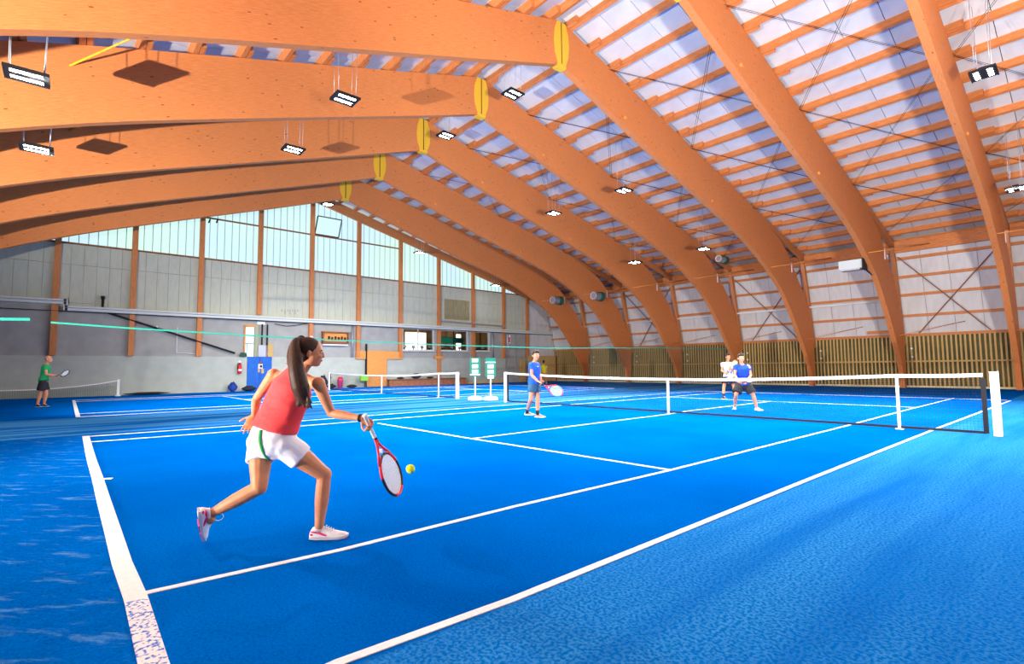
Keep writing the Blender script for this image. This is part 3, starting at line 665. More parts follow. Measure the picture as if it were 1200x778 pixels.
for i, (u, v), nm in ((5, (700, 347), 'second'), (6, (652, 352), 'first'), (3, (846, 304), 'fourth')):
    p = on(0, XF(i)+.55, u, v)
    e = empty('fan_heater', p, 'silver drum fan heater on the %s arch from the gable' % nm, 'heater', 'drum fan heaters')
    f_ = .7 if i == 3 else 1.
    MB().tube([p+V((0, -.45, 0)), p+V((0, -.44, 0)), p+V((0, .15, 0)), p+V((0, .16, 0))], [.24*f_, .28*f_, .28*f_, .24*f_], 16).build('drum', 'steel', e, False); MB().tube([p+V((0, .16, 0)), p+V((0, .5, 0)), p+V((0, .52, 0))], [.34*f_, .36*f_, .2*f_], 16).build('motor_housing', 'net_green', e, False)
    tube('outlet_ring', [p+V((.27*f_*math.cos(t*.5236), -.46, .27*f_*math.sin(t*.5236))) for t in range(13)], .025, 'white', e, 6)
    tube('bracket', [p+V((-.2, .2, .2)), V((XF(i)+.1, p.y+.3, p.z+.3))], .03, 'dark', e)

# ------------------------------------------------------------------ nets
def strands(mb, p0, p1, r):
    d = (p1-p0).normalized(); a = d.orthogonal().normalized()*r; b = d.cross(a)
    vs = [p+o for p in (p0, p1) for o in (a, a*-.5+b*.87, a*-.5-b*.87)]
    mb.add(vs, [(0, 1, 4, 3), (1, 2, 5, 4), (2, 0, 3, 5)])
def netting(P, Q, top, bottom, pitch, r, name, m, parent):
    mb = MB(); n = int((Q-P).length/pitch)
    for k in range(n+1):
        b = lerp(P, Q, k/n); strands(mb, b+V((0, 0, bottom)), b+V((0, 0, top(k/n))), r)
    nz = int(1.05/pitch) if top(.5) < 1.2 else int(2.3/pitch); seg = 24
    for j in range(nz+1):
        for k in range(seg):
            a, b = k/seg, (k+1)/seg
            za = lerp(bottom, top(a), j/nz); zb = lerp(bottom, top(b), j/nz)
            strands(mb, lerp(P, Q, a)+V((0, 0, za)), lerp(P, Q, b)+V((0, 0, zb)), r)
    o = mb.build(name, m, parent); o['kind'] = 'stuff'; return o
def band(P, Q, zf, h, th, name, m, parent, seg=24):
    mb = MB(); d = (Q-P).normalized(); s = V((-d.y, d.x, 0))*th/2; rings = []
    for k in range(seg+1):
        c = lerp(P, Q, k/seg)+V((0, 0, zf(k/seg))); rings.append([c+s-V((0, 0, h/2)), c-s-V((0, 0, h/2)), c-s+V((0, 0, h/2)), c+s+V((0, 0, h/2))])
    mb.loft(rings); return mb.build(name, m, parent)
def tennis_net(xa, xb, xc, ha, hb, hc, posts, sticks, label):
    e = empty('tennis_net', (xc, 0, 0), label, 'net')
    P, Q = V((xa, 0, 0)), V((xb, 0, 0)); tc_ = (xc-xa)/(xb-xa); ts = [0, tc_, 1]; hs = [ha, hc, hb]
    for sx in sticks: ts.append((sx-xa)/(xb-xa)); hs.append(1.05)
    o = sorted(zip(ts, hs)); ts = [a for a, b in o]; hs = [b for a, b in o]
    def top(t):
        z = interp(t, ts, hs)
        for a, b in zip(ts[:-1], ts[1:]):
            if a < t < b: z -= .035*(1-(2*(t-a)/(b-a)-1)**2)*min(1, (b-a)*3)
        return z
    netting(P, Q, top, .04, .05, .0018, 'netting', 'net_black', e)
    band(P, Q, lambda t: top(t)-.02, .065, .022, 'headband', 'white', e, 40)
    band(P, Q, lambda t: .045, .045, .012, 'bottom_band', 'net_black', e)
    for x in (xa, xb): box('side_band', (x-.035, -.01, .03), (x+.035, .01, 1.0), 'net_black', e)
    box('center_strap', (xc-.028, -.02, 0), (xc+.028, .02, hc+.005), 'white', e)
    for x in posts:
        pp = box('post', (x-.055, -.055, 0), (x+.055, .055, 1.09), 'white', e); box('post_cap', (x-.06, -.06, 1.09), (x+.06, .06, 1.11), 'steel', pp); box('crank', (x-.03, .055, .7), (x+.03, .1, .82), 'dark', pp)
    for x in sticks:
        sp_ = bar('singles_stick', (x, 0, 0), (x, 0, 1.06), .045, .045, 'white', e); box('stick_foot', (x-.06, -.05, 0), (x+.06, .05, .02), 'white', sp_)
    return e
tennis_net(-6.6, 6.27, 0, 1.07, 1.07, .925, (-6.7, 6.42), (5.03,), 'black tennis net with white headband across the nearer court')
tennis_net(-23.25, -9.9, C2, 1.07, 1.07, .925, (-23.4, -9.8), (-11.2,), 'black tennis net across the court next to the gable wall')
# low portable net in front of the grey wall
e = empty('mini_net', (XW+.6, -13, 0), 'low portable net with a white top cord in front of the grey wall', 'net')
P, Q = V((XW+.6, -21.5, 0)), V((XW+.6, -10.15, 0)); zf = lambda t: interp(t, [0, .70, .78, .86, .93, 1], [.42, .42, .45, .53, .63, .78])
netting(P, Q, zf, .02, .08, .0035, 'netting', 'net_green', e); band(P, Q, lambda t: zf(t), .05, .02, 'top_cord', 'white', e, 40)
box('post', (XW+.56, -10.19, 0), (XW+.64, -10.08, .84), 'white', e); box('foot', (XW+.2, -10.25, 0), (XW+1., -10.05, .04), 'white', e)
# divider net between the courts
e = empty('divider_net', (-8.3, 4, 0), 'fine green divider net with a bright green top cord between the two courts', 'net')
ys = [-12.5, -11.1, -6.9, -2.4, 3.7, 13, 21.9]; zs = [2.40, 2.33, 2.2, 2.12, 2.1, 2.28, 2.36]
P, Q = V((-8.3, ys[0], 0)), V((-8.3, ys[-1], 0)); ztop = lambda t: interp(lerp(ys[0], ys[-1], t), ys, zs)
netting(V((-8.3, 6.5, 0)), Q, lambda t: ztop((lerp(6.5, 21.9, t)-ys[0])/(ys[-1]-ys[0])), .02, .055, .0016, 'netting', 'net_green', e)
band(P, Q, ztop, .038, .02, 'top_cord', 'green_cord', e, 60)
band(V((-8.3, -14.6, 0)), V((-8.3, -12.85, 0)), lambda t: lerp(2.38, 2.45, t), .06, .03, 'folded_cord', 'green_cord', e, 6)

# ------------------------------------------------------------------ scoreboards
for (x, y, dz, lab) in ((-8.45, -.1, 0, 'green scoreboard on a white pole nearer the far court net'), (-7.98, .3, -.02, 'green scoreboard on a white pole nearer the main court net post')):
    e = empty('scoreboard', (x, y, 0), lab, 'scoreboard', 'scoreboards between the courts')
    n_ = V((.78, -.62, 0)); s_ = V((.62, .78, 0)); c0 = V((x, y, 0))
    MB().tube([c0+V((0, 0, .0)), c0+V((0, 0, .02)), c0+V((0, 0, .12)), c0+V((0, 0, .16))], [.26, .29, .27, .10], 20).build('base', 'white', e)
    tube('pole', [c0+V((0, 0, .1)), c0+V((0, 0, 1.62+dz))], .03, 'white', e)
    def slab(nm, off, w, z0, z1, th, m, par):
        c_ = c0+n_*off; vs = [c_+s_*(a*w/2)+n_*b+V((0, 0, z)) for z in (z0, z1) for a, b in ((-1, 0), (1, 0), (1, th), (-1, th))]
        mb = MB(); mb.add(vs, [(0, 3, 2, 1), (4, 5, 6, 7), (0, 1, 5, 4), (1, 2, 6, 5), (2, 3, 7, 6), (3, 0, 4, 7)]); return mb.build(nm, m, par)
    b_ = slab('board', .035, .40, .93+dz, 1.66+dz, .025, 'green_sign', e)
    zz = ((1.48, 1.62), (1.25, 1.40), (1.05, 1.19)) if dz == 0 else ((1.26, 1.41), (1.05, 1.2), (.86, 1.0))
    for z0, z1 in zz:
        pl = slab('score_plate', .062, .24, z0+dz, z1+dz, .008, 'white', b_)
    slab('white_band', .062, .40, (.98 if dz == 0 else 1.47)+dz, (1.02 if dz == 0 else 1.51)+dz, .006, 'white', b_)
# ball hopper
e = empty('ball_hopper', (XW+.45, 3.2, 0), 'bright green ball basket on thin legs beside the orange board', 'basket')
MB().box((XW+.3, 2.95, .45), (XW+.6, 3.48, .8)).build('basket', 'lime', e)
for sx in (.33, .57):
    for sy in (3.0, 3.43): tube('leg', [(XW+sx, sy, .46), (XW+sx, sy, 0)], .012, 'steel', e, 6)
# tennis balls lying at the kerb are not shown; the struck ball is with the players
# ------------------------------------------------------------------ people
mat('skin', (.60, .25, .115), .5, (.52, .20, .09), 14., spec=.3)
mat('skin_pale', (.64, .30, .17), .5, (.56, .24, .13), 14., spec=.3)
mat('hair_brown', (.022, .009, .005), .55, (.06, .025, .013), 9., (26, 26, 1.5), spec=.25)
mat('hair_dark', (.014, .009, .007), .5, (.03, .018, .012), 20.)
mat('coral', (.82, .060, .062), .75, (.74, .045, .048), 6.)
mat('white_cloth', (.82, .82, .84), .75, (.74, .74, .78), 5.)
mat('blue_shirt', (.01, .10, .62), .75, (.008, .08, .52), 6.)
mat('royal_shirt', (.008, .07, .66), .75, (.006, .055, .55), 6.)
mat('green_shirt', (.01, .36, .11), .75, (.008, .29, .09), 6.)
mat('yellow_shirt', (.72, .66, .02), .75)
mat('teal_shorts', (.03, .11, .20), .8, (.02, .085, .16), 7.)
mat('charcoal', (.022, .022, .026), .8, (.014, .014, .016), 7.)
mat('navy', (.008, .012, .035), .8)
mat('shoe_white', (.80, .79, .78), .6, (.70, .70, .72), 20.)
mat('shoe_grey', (.30, .29, .24), .6, (.16, .15, .12), 20.)
mat('shoe_pink', (.80, .03, .20), .5)
mat('sole_grey', (.55, .56, .60), .6)
mat('lips', (.50, .14, .12), .5)
mat('eye_white', (.75, .74, .72), .3)
mat('tattoo', (.20, .17, .11), .6, (.44, .25, .15), 45., lo=.45, hi=.6)
mat('racket_red', (.72, .03, .03), .35)
mat('racket_dark', (.015, .016, .022), .35)
mat('racket_blue', (.10, .25, .55), .35)
mat('strings', (.80, .74, .50), .5)
mat('strings_white', (.78, .82, .88), .5)
mat('grip_white', (.80, .76, .70), .8)
mat('ball', (.72, .80, .02), .9, (.64, .72, .015), 40., bump=.3, bscale=200)

def remesh(mb, vox, it=6, fac=.5):
    me = mb.mesh('tmp'); o = bpy.data.objects.new('tmp', me); COL.objects.link(o)
    bm = bmesh.new(); bm.from_mesh(me); bmesh.ops.recalc_face_normals(bm, faces=bm.faces); bm.to_mesh(me); bm.free()
    r = o.modifiers.new('r', 'REMESH'); r.mode = 'VOXEL'; r.voxel_size = vox
    s = o.modifiers.new('s', 'SMOOTH'); s.iterations = it; s.factor = fac
    dg = bpy.context.evaluated_depsgraph_get(); dg.update()
    ev = o.evaluated_get(dg); out = bpy.data.meshes.new_from_object(ev)
    bpy.data.objects.remove(o, do_unlink=True); bpy.data.meshes.remove(me)
    out.polygons.foreach_set('use_smooth', [True]*len(out.polygons)); return out
def wrinkle(me, amp, sc, st=(.7, .7, 2.2)):
    nn = [v.normal.copy() for v in me.vertices]
    for v, n in zip(me.vertices, nn):
        p = V((v.co.x*st[0]+v.co.z*.5, v.co.y*st[1], v.co.z*st[2]))*sc
        a = noise.noise(p)+.5*noise.noise(p*2.1); a = 1-2*abs(a)
        v.co += n*(a*amp*.6)
def put(name, me, m, parent):
    me.name = name; me.materials.clear(); me.materials.append(MATS[m] if isinstance(m, str) else m)
    return link(name, me, parent)

def limb(mb, pts, rad, n=12, sub=4):
    """tapered tube through joints with smooth radius"""
    P = smooth_pts([V((p.x, p.y, p.z)) for p in pts], sub) if len(pts) > 2 else [lerp(pts[0], pts[-1], k/8) for k in range(9)]
    m = len(P); R_ = []
    for i in range(m):
        t = i/(m-1)*(len(rad)-1); k = min(int(t), len(rad)-2); f = t-k; f = f*f*(3-2*f)
        R_.append(lerp(rad[k], rad[k+1], f))
    mb.tube(P, R_, n)
def chain(a, b, rads): return [lerp(a, b, k/(len(rads)-1)) for k in range(len(rads))]
def seg(mb, a, b, rads, n=12):
    mb.tube(chain(a, b, rads), rads, n); mb.ell(a, [V((rads[0], 0, 0)), V((0, rads[0], 0)), V((0, 0, rads[0]))]); mb.ell(b, [V((rads[-1], 0, 0)), V((0, rads[-1], 0)), V((0, 0, rads[-1]))])
def frame(d, s):
    d = d.normalized(); s = (s-d*s.dot(d)).normalized(); return d, s
def hand_geo(mb, wrist, d, s, n, sc=1., curl=(.5, .5, .5, .5), thumb=.5):
    """d to the fingers, s to the thumb side, n out of the palm"""
    L_ = .088*sc
    rings = []
    for t, w, h in ((-.1, .026, .021), (.15, .031, .019), (.5, .039, .0165), (.85, .041, .0145), (1.02, .038, .012)):
        c = wrist+d*(L_*t); rings.append([c+s*(w*sc*math.cos(a))+n*(h*sc*math.sin(a)) for a in [2*math.pi*k/12 for k in range(12)]])
    mb.loft(rings)
    lens = [(.040, .025, .020), (.045, .029, .022), (.041, .027, .021), (.032, .020, .018)]
    for k, off in enumerate((.030, .010, -.010, -.029)):
        p = wrist+d*(L_*(.96-.03*abs(k-1)))+s*(off*sc); ang = 0; dd = d+s*(.10*(1.2-k)); dd.normalize(); r = (.0085, .009, .0085, .0075)[k]*sc
        base = p-dd*.015*sc; pts = [base, p]; rr = [r, r]
        for j, l in enumerate(lens[k]):
            ang += curl[k]*(1.15, 1.2, .8)[j]
            p = p+(dd*math.cos(ang)+n*math.sin(ang))*(l*sc); pts.append(p); rr.append(r*(.95, .9, .78)[j])
        for a, b, ra, rb in zip(pts[:-1], pts[1:], rr[:-1], rr[1:]): seg(mb, a, b, [ra, rb], 8)
    p = wrist+d*(L_*.25)+s*(.026*sc)+n*.004; td = (d*.62+s*.72+n*.30).normalized(); ang = 0; pts = [p]
    for l in (.040, .030, .025):
        dd = (td*math.cos(ang)+(n*.75+d*.5-s*.45).normalized()*math.sin(ang)).normalized(); p = p+dd*(l*sc); pts.append(p); ang += thumb*.75
    for a, b, ra, rb in zip(pts[:-1], pts[1:], (.0125, .0105, .0095), (.0105, .0095, .008)): seg(mb, a, b, [ra*sc, rb*sc], 8)

def torso_rings(J, S, secs, grow=0., n=18):
    P = (J['hipL']+J['hipR'])/2; N_ = J['neck']; hx = (J['hipR']-J['hipL']).normalized(); sx = (J['shR']-J['shL']).normalized()
    mid_ = (P+N_)/2+J.get('bend', V((0, 0, 0))); rings = []
    for t, w, dp, fo in secs:
        c = P*(1-t)**2+mid_*2*t*(1-t)+N_*t*t if 0 <= t <= 1 else P+(mid_-P).normalized()*t*(N_-P).length
        tt = min(max(t, 0), 1); ax = ((mid_-P)*(1-tt)+(N_-mid_)*tt).normalized()
        lat = hx.lerp(sx, min(1, tt*1.15)); lat = (lat-ax*lat.dot(ax)).normalized(); fr = ax.cross(lat)
        c = c+fr*(fo*S)
        rings.append([c+lat*((w*S+grow)*math.cos(a)*(abs(math.cos(a))**-.12 if abs(math.cos(a)) > .05 else 1))+fr*((dp*S+grow)*math.sin(a)) for a in [2*math.pi*k/n for k in range(n)]])
    return rings
M_SECS = [(-.16, .07, .07, 0), (-.08, .14, .105, 0), (.02, .168, .118, -.008), (.14, .165, .116, -.005), (.34, .143, .100, .005), (.52, .155, .108, .008), (.70, .172, .118, .008), (.83, .172, .112, 0), (.92, .135, .085, -.008), (.98, .075, .066, -.008), (1.04, .058, .058, 0)]
F_SECS = [(-.17, .07, .07, 0), (-.09, .145, .110, -.005), (.02, .168, .122, -.015), (.14, .155, .112, -.012), (.36, .118, .088, .002), (.52, .128, .098, .01), (.70, .145, .115, .018), (.83, .150, .098, .0), (.92, .120, .072, -.008), (.98, .066, .056, -.008), (1.04, .048, .050, 0)]

def head_geo(mb, c, fd, hu, S, ear=.074):
    rt = fd.cross(hu).normalized(); hu = rt.cross(fd).normalized()
    E = lambda o, a: mb.ell(c+rt*(o[0]*S)+fd*(o[1]*S)+hu*(o[2]*S), [rt*(a[0]*S), fd*(a[1]*S), hu*(a[2]*S)], 18, 12)
    E((0, -.008, .025), (.074, .094, .088))       # skull
    E((0, .022, -.030), (.060, .066, .078))       # face
    E((0, .042, -.080), (.036, .040, .030))       # chin and jaw
    E((0, .010, -.070), (.055, .062, .036))
    E((0, .088, -.012), (.011, .016, .026)); E((0, .098, -.026), (.014, .014, .011))   # nose
    E((0, .076, .018), (.045, .014, .010))        # brow
    E((0, .080, -.058), (.022, .012, .010))       # mouth mound
    for s in (-1, 1):
        E((s*.036, .062, -.022), (.022, .022, .018))  # cheeks
        mb.ell(c+rt*(s*ear*S)+fd*(-.012*S)+hu*(-.012*S), [rt*(.010*S), (fd*.7+hu*.2).normalized()*(.019*S), hu*(.030*S)], 12, 8)
    return rt, hu

def shoe(parent, ankle, toe_dir, up, S, m_up='shoe_white', m_sole='sole_grey', accent=None, L_=.285, loop=False):
    d = toe_dir.normalized(); up = (up-d*up.dot(d)).normalized(); s = d.cross(up); L_ *= S
    heel = ankle-up*(.082*S)-d*(.235*L_)
    secs = [(0, .024, .052, .020), (.06, .032, .080, .022), (.18, .036, .098, .022), (.32, .037, .098, .020), (.46, .039, .080, .018), (.62, .045, .062, .016), (.78, .046, .050, .018), (.92, .036, .042, .024), (1.0, .014, .032, .030)]
    up_r = []; so_r = []; n = 14
    for t, w, h, b in secs:
        c = heel+d*(t*L_); w *= S; h *= S; b *= S
        up_r.append([c+s*(w*math.cos(a)*(1-.25*max(0, math.sin(a))))+up*(b*.7+max(-.1, math.sin(a))*(h-b*.7)) for a in [2*math.pi*k/n for k in range(n)]])
        w2 = w+.004*S; z0 = 0 if .1 < t < .85 else (.004 if t < .95 else .012)*S
        so_r.append([c+s*w2+up*z0, c+s*w2+up*b, c-s*w2+up*b, c-s*w2+up*z0])
    mb = MB(); mb.loft(up_r); me = mb.mesh('shoe'); me.polygons.foreach_set('use_smooth', [True]*len(me.polygons))
    sh_ = put('shoe', me, m_up, parent)
    mb = MB(); mb.loft(so_r); mb.build('sole', m_sole, sh_)
    mb = MB(); mb.tube([ankle-up*.02*S-d*.01*S, ankle-up*.004*S-d*.008*S], [.040*S, .042*S], 12); mb.build('collar', m_up, sh_, True)
    for k in range(4):
        c = heel+d*((.42+.06*k)*L_)+up*((.088-.0085*k)*S); tube('lace', [c-s*.022*S, c+up*.006*S, c+s*.022*S], .0035*S, 'shoe_white' if m_up != 'shoe_white' else 'sole_grey', sh_, 5)
    if accent:
        for sg in (-1, 1):
            for t0, t1, z0, z1 in ((.03, .24, .055, .052), (.20, .46, .055, .026), (.02, .10, .038, .034)):
                mb = MB(); P = []
                for k in range(5):
                    t = lerp(t0, t1, k/4); w = interp(t, [q[0] for q in secs], [q[1] for q in secs])*S; z = lerp(z0, z1, k/4)*S
                    h = interp(t, [q[0] for q in secs], [q[2] for q in secs])*S
                    sn = min(.98, max(0, z/h)); ww = w*math.sqrt(1-sn*sn)*(1-.25*sn)
                    P.append(heel+d*(t*L_)+s*(sg*(ww+.001))+up*z)
                mb.tube(P, [.004*S, .008*S, .009*S, .007*S, .003*S], 6); mb.build('accent_stripe', accent, sh_, True)
        box_pts = [heel+d*(L_*.42)-s*(.03*S), heel+d*(L_*.42)+s*(.03*S)]
        mb = MB()
        for t0, t1, w in ((.40, .62, .040), (.66, .97, .036)):
            a = heel+d*(t0*L_)-up*(.003*S); b = heel+d*(t1*L_)-up*(.003*S)+up*((.010 if t1 > .9 else 0)*S); mb.bar(a, b, w*2*S, .008*S, up)
        mb.build('outsole_patch', accent, sh_)
    if loop:
        c = heel+d*(.42*L_)+up*(.10*S); tube('lace_loop', [c+up*(.03+.03*math.sin(t))*S*1.0+s*.0+d*(.03*math.cos(t))*S for t in [k*.52 for k in range(13)]], .003*S, 'white', sh_, 5)
    return sh_

def person(J, label, S=1., fem=False, skin='skin', vox=.007, top=None, bottom=None, shoes=None, hair=None, curlR=None, curlL=None, pants_t=.55, flare=.02, sleeve=.42, sock=None, height_note=None):
    base = (J['anL']+J['anR'])/2; e = empty('person', (base.x, base.y, 0), label, 'person')
    mb = MB(); secs = F_SECS if fem else M_SECS; k_ = .9 if fem else 1.
    mb.loft(torso_rings(J, S, secs))
    # shoulders, neck
    for s in 'LR':
        sh_, el, wr_ = J['sh'+s], J['el'+s], J['wr'+s]
        r = [.054, .050, .046, .040, .036]; r = [x*S*k_ for x in r]
        mb.ell(sh_, [V((.058*S*k_, 0, 0)), V((0, .058*S*k_, 0)), V((0, 0, .055*S*k_))])
        seg(mb, lerp(J['neck'], sh_, .35)-V((0, 0, .035*S)), sh_-V((0, 0, .012*S)), [.05*S*k_, .047*S*k_, .05*S*k_])
        seg(mb, sh_, el, r); seg(mb, el, wr_, [x*S*k_ for x in (.037, .041, .036, .029, .025)])
        hp, kn, an = J['hip'+s], J['kn'+s], J['an'+s]
        seg(mb, hp, kn, [x*S for x in (.092, .088, .078, .066, .056)]); seg(mb, kn, an, [x*S*(.97 if fem else 1) for x in (.054, .056, .054, .043, .034)])
        kd = (kn-hp).normalized(); cd_ = (an-kn).normalized(); bk = (cd_-kd*cd_.dot(kd)); 
        back = bk.normalized() if bk.length > .15 else -J['face_b']
        calf = lerp(kn, an, .28)+back*(.012*S); mb.ell(calf, [cd_*(.12*S), back*(.050*S), cd_.cross(back).normalized()*(.050*S)])
        mb.ell(kn-back*(.012*S), [V((.045*S, 0, 0)), V((0, .045*S, 0)), V((0, 0, .048*S))])
        d, s_, n_ = J['hand'+s]
        hand_geo(mb, wr_, d, s_, n_, S*(.95 if fem else 1.), *(J['curl'+s]))
        mb.ell(J['an'+s]-V((0, 0, .03*S)), [V((.034*S, 0, 0)), V((0, .034*S, 0)), V((0, 0, .045*S))])
    hc, fd, hu = J['head'], J['face'].normalized(), J['hup'].normalized()
    seg(mb, J['neck']-hu*.02*S, hc-hu*(.06*S)-fd*(.012*S), [.056*S*k_, .052*S*k_, .053*S*k_])
    hs = S*(.97 if fem else 1.09); rt, hu = head_geo(mb, hc, fd, hu, hs, .083 if fem else .074)
    body = put('body', remesh(mb, vox, 5), skin, e)
    h = hs
    for s in (-1, 1):
        q = hc+rt*(s*.031*h)+fd*(.079*h)+hu*(.004*h)
        ey = MB().ell(q, [rt*(.013*h), fd*(.008*h), hu*(.007*h)], 10, 7).build('eye', 'eye_white', e, True)
        MB().ell(q+fd*(.006*h), [rt*(.006*h), fd*(.004*h), hu*(.006*h)], 8, 6).build('iris', 'dark', ey, True)
        MB().tube([q+hu*(.016*h)-rt*(.016*h)+fd*.0, q+hu*(.021*h)+fd*(.006*h), q+hu*(.017*h)+rt*(.016*h)], .0035*h, 6).build('eyebrow', hair or 'hair_dark', e, True)
    MB().ell(hc+fd*(.089*h)-hu*(.058*h), [rt*(.021*h), fd*(.006*h), hu*(.0075*h)], 12, 7).build('lips', 'lips', e, True)
    if hair:
        mb = MB()
        mb.ell(hc+hu*(.036*h)-fd*(.022*h), [rt*(.081*h), fd*(.097*h), hu*(.088*h)], 22, 14)
        mb.ell(hc-hu*(.02*h)-fd*(.045*h), [rt*((.062 if fem else .070)*h), fd*(.062*h), hu*(.075*h)], 18, 12)
        if not fem: mb.ell(hc+hu*(.084*h)+fd*(.028*h), [rt*(.070*h), fd*(.066*h), hu*(.050*h)], 16, 10)
        me = remesh(mb, .008, 3); put('hair', me, hair, e)
    # clothing
    if top:
        m_, lo_, hi_ = top; mb = MB()
        ts = [q for q in secs if lo_ <= q[0] <= hi_]
        if fem:
            ts = [(lo_, .176, .130, -.014), (.30, .170, .118, -.006), (.40, .166, .108, .0), (.52, .165, .108, .008), (.70, .160, .118, .014)]+[(.80, .142, .112, .004), (.88, .104, .092, -.004), (.97, .074, .080, -.006)]
            rg = torso_rings(J, S, ts, .010, 32); mb.loft(rg)
        else:
            rg = torso_rings(J, S, [(lo_, .170, .120, 0)]+[q for q in ts if q[0] > lo_+.02], .018); mb.loft(rg)
            for s in 'LR':
                sh_, el = J['sh'+s], J['el'+s]
                mb.ell(sh_, [V((.072*S, 0, 0)), V((0, .072*S, 0)), V((0, 0, .066*S))])
                seg(mb, lerp(J['neck'], sh_, .4)-V((0, 0, .03*S)), sh_-V((0, 0, .01*S)), [.062*S, .062*S, .064*S])
                q = lerp(sh_, el, sleeve); mb.tube(chain(sh_, q, [0]*4), [.068*S, .066*S, .066*S, .068*S], 14)
        me = remesh(mb, .008, 4); wrinkle(me, .006*S if fem else .009*S, 9.); put('shirt', me, m_, e)
    if bottom:
        mb = MB(); ts = [q for q in secs if -.2 <= q[0] <= .12]
        mb.loft(torso_rings(J, S, ts+([(.14, .160, .116, -.01), (.26, .150, .108, -.005)] if fem else [(.16, ts[-1][1]*.96, ts[-1][2], 0)]), .016, 28))
        for s in 'LR':
            hp, kn = J['hip'+s], J['kn'+s]; q = lerp(hp, kn, pants_t)
            mb.tube(chain(hp, q, [0]*5), [(.108-.012*fem)*S, (.110-.012*fem)*S, (.108-.011*fem+flare*.4)*S, (.106-.010*fem+flare*.7)*S, (.104-.008*fem+flare)*S], 16)
            mb.ell(hp, [V((.105*S, 0, 0)), V((0, .105*S, 0)), V((0, 0, .10*S))])
        me = remesh(mb, .009, 4); wrinkle(me, .007*S, 11., (1, 1, .55)); put('shorts', me, bottom, e)
    if shoes:
        for s in 'LR':
            td, up_ = J['foot'+s]
            shoe(e, J['an'+s], td, up_, S, *shoes[:3], **({'loop': True} if (s == 'L' and len(shoes) > 3) else {}))
            if sock: MB().tube([J['an'+s]-V((0, 0, .02*S)), lerp(J['an'+s], J['kn'+s], .12), lerp(J['an'+s], J['kn'+s], .26)], [.043*S, .042*S, .047*S], 12).build('sock', sock, e, True)
    return e, body

def racket(tip_dir, butt, normal, label, m_frame='racket_red', m_dark='racket_dark', m_str='strings', m_grip='grip_white', S=1.):
    d = tip_dir.normalized(); n = (normal-d*normal.dot(d)).normalized(); w = d.cross(n)
    e = empty('tennis_racket', butt, label, 'racket')
    B = lambda t, x=0., y=0.: butt+d*(t*S)+w*(x*S)+n*(y*S)
    MB().tube([B(0), B(.012), B(.014), B(.19), B(.2)], [.019*S, .019*S, .0155*S, .0155*S, .012*S], 8).build('grip', m_grip, e, True)
    tube('grip_collar', [B(.195), B(.21)], .0165*S, m_dark, e)
    c = .515; a, b = .168, .128
    for s in (-1, 1): tube('throat', [B(.2, s*.006), B(.26, s*.014), B(.32, s*.05), B(.385, s*.094)], .0105*S, m_frame, e)
    tube('throat_bridge', [B(.375, -.083), B(.352, -.04), B(.347, 0), B(.352, .04), B(.375, .083)], .009*S, m_frame, e)
    pts = [B(c-a*math.cos(t), b*math.sin(t)) for t in [2*math.pi*k/40 for k in range(41)]]
    tube('hoop', pts, .011*S, m_dark, e)
    tube('hoop_tip', [B(c-a*math.cos(t), b*math.sin(t), 0) for t in [math.pi*(.84+.32*k/8) for k in range(9)]], .0118*S, m_frame, e)
    for sg in (-1, 1): tube('hoop_shoulder', [B(c-a*math.cos(t), sg*b*math.sin(t)) for t in [math.pi*(.2+.22*k/8) for k in range(9)]], .0118*S, m_frame, e)
    mb = MB()
    for k in range(-7, 8):
        x = k*.0162; hgt = a*math.sqrt(max(0, 1-(x/b)**2)); strands(mb, B(c-hgt, x), B(c+hgt, x), .0024*S)
    for k in range(-9, 10):
        t = k*.0172; hw_ = b*math.sqrt(max(0, 1-(t/a)**2)); strands(mb, B(c+t, -hw_), B(c+t, hw_), .0024*S)
    MB().tube([B(.31, 0, -.006), B(.31, 0, .006)], .016*S, 10).build('emblem', 'white', e)
    so = mb.build('strings', m_str, e); so['kind'] = 'stuff'
    return e
def palm(d, thumb, right):
    d = d.normalized(); s = (thumb-d*thumb.dot(d)).normalized(); n = -d.cross(s) if right else d.cross(s); return d, s, n

# ---- the woman striking the ball
fo = on(2, 0, 384, 632); D0 = (fo-CAM).dot(FWD)
Q = lambda u, v, b=0.: PX(u, v, D0+b)
Rw, Fw = V((RGT.x, RGT.y, 0)).normalized(), V((FWD.x, FWD.y, 0)).normalized(); Z = V((0, 0, 1))
J = dict(hipL=Q(306, 519, .06), hipR=Q(333, 521, -.03), neck=Q(352, 434, .06), shL=Q(321, 439, .10), shR=Q(373, 449, -.02),
         elL=Q(301, 467, .20), wrL=Q(298, 487, .14), elR=Q(388, 484, .06), wrR=Q(424, 490, -.02),
         knL=Q(304, 571, -.10), anL=Q(247, 602, -.10), knR=Q(380, 556, .06), anR=Q(374, 618, .02),
         head=Q(364, 413, .04), face=Rw*.93+Fw*.36-Z*.06, hup=Z+Rw*.12, face_b=(Rw*.5+Fw*.85).normalized(), bend=Rw*-.045)
gd = (Q(474, 574, .10)-Q(437, 492, -.06)).normalized()           # racket axis
J['handR'] = palm((Q(437, 500, -.02)-J['wrR']).normalized()+Fw*.25, gd, True); J['curlR'] = ((.95, .95, .95, .95), 1.2)
J['handL'] = palm(Rw*-.35-Z*.85-Fw*.25, Rw*-.8-Fw*.3, False); J['curlL'] = ((.25, .3, .35, .4), .3)
J['footR'] = (Rw+Fw*.12, Z); J['footL'] = (-Z*.86+Rw*-.10+Fw*.42, Rw*.82+Z*.15+Fw*.55)
ew, bodyw = person(J, 'person in coral tank top and white shorts', S=.97, fem=True, vox=.0055, top=('coral', .20, .97), bottom='white_cloth', shoes=('shoe_white', 'sole_grey', 'shoe_pink', 1), hair='hair_brown', pants_t=.42, flare=.004)
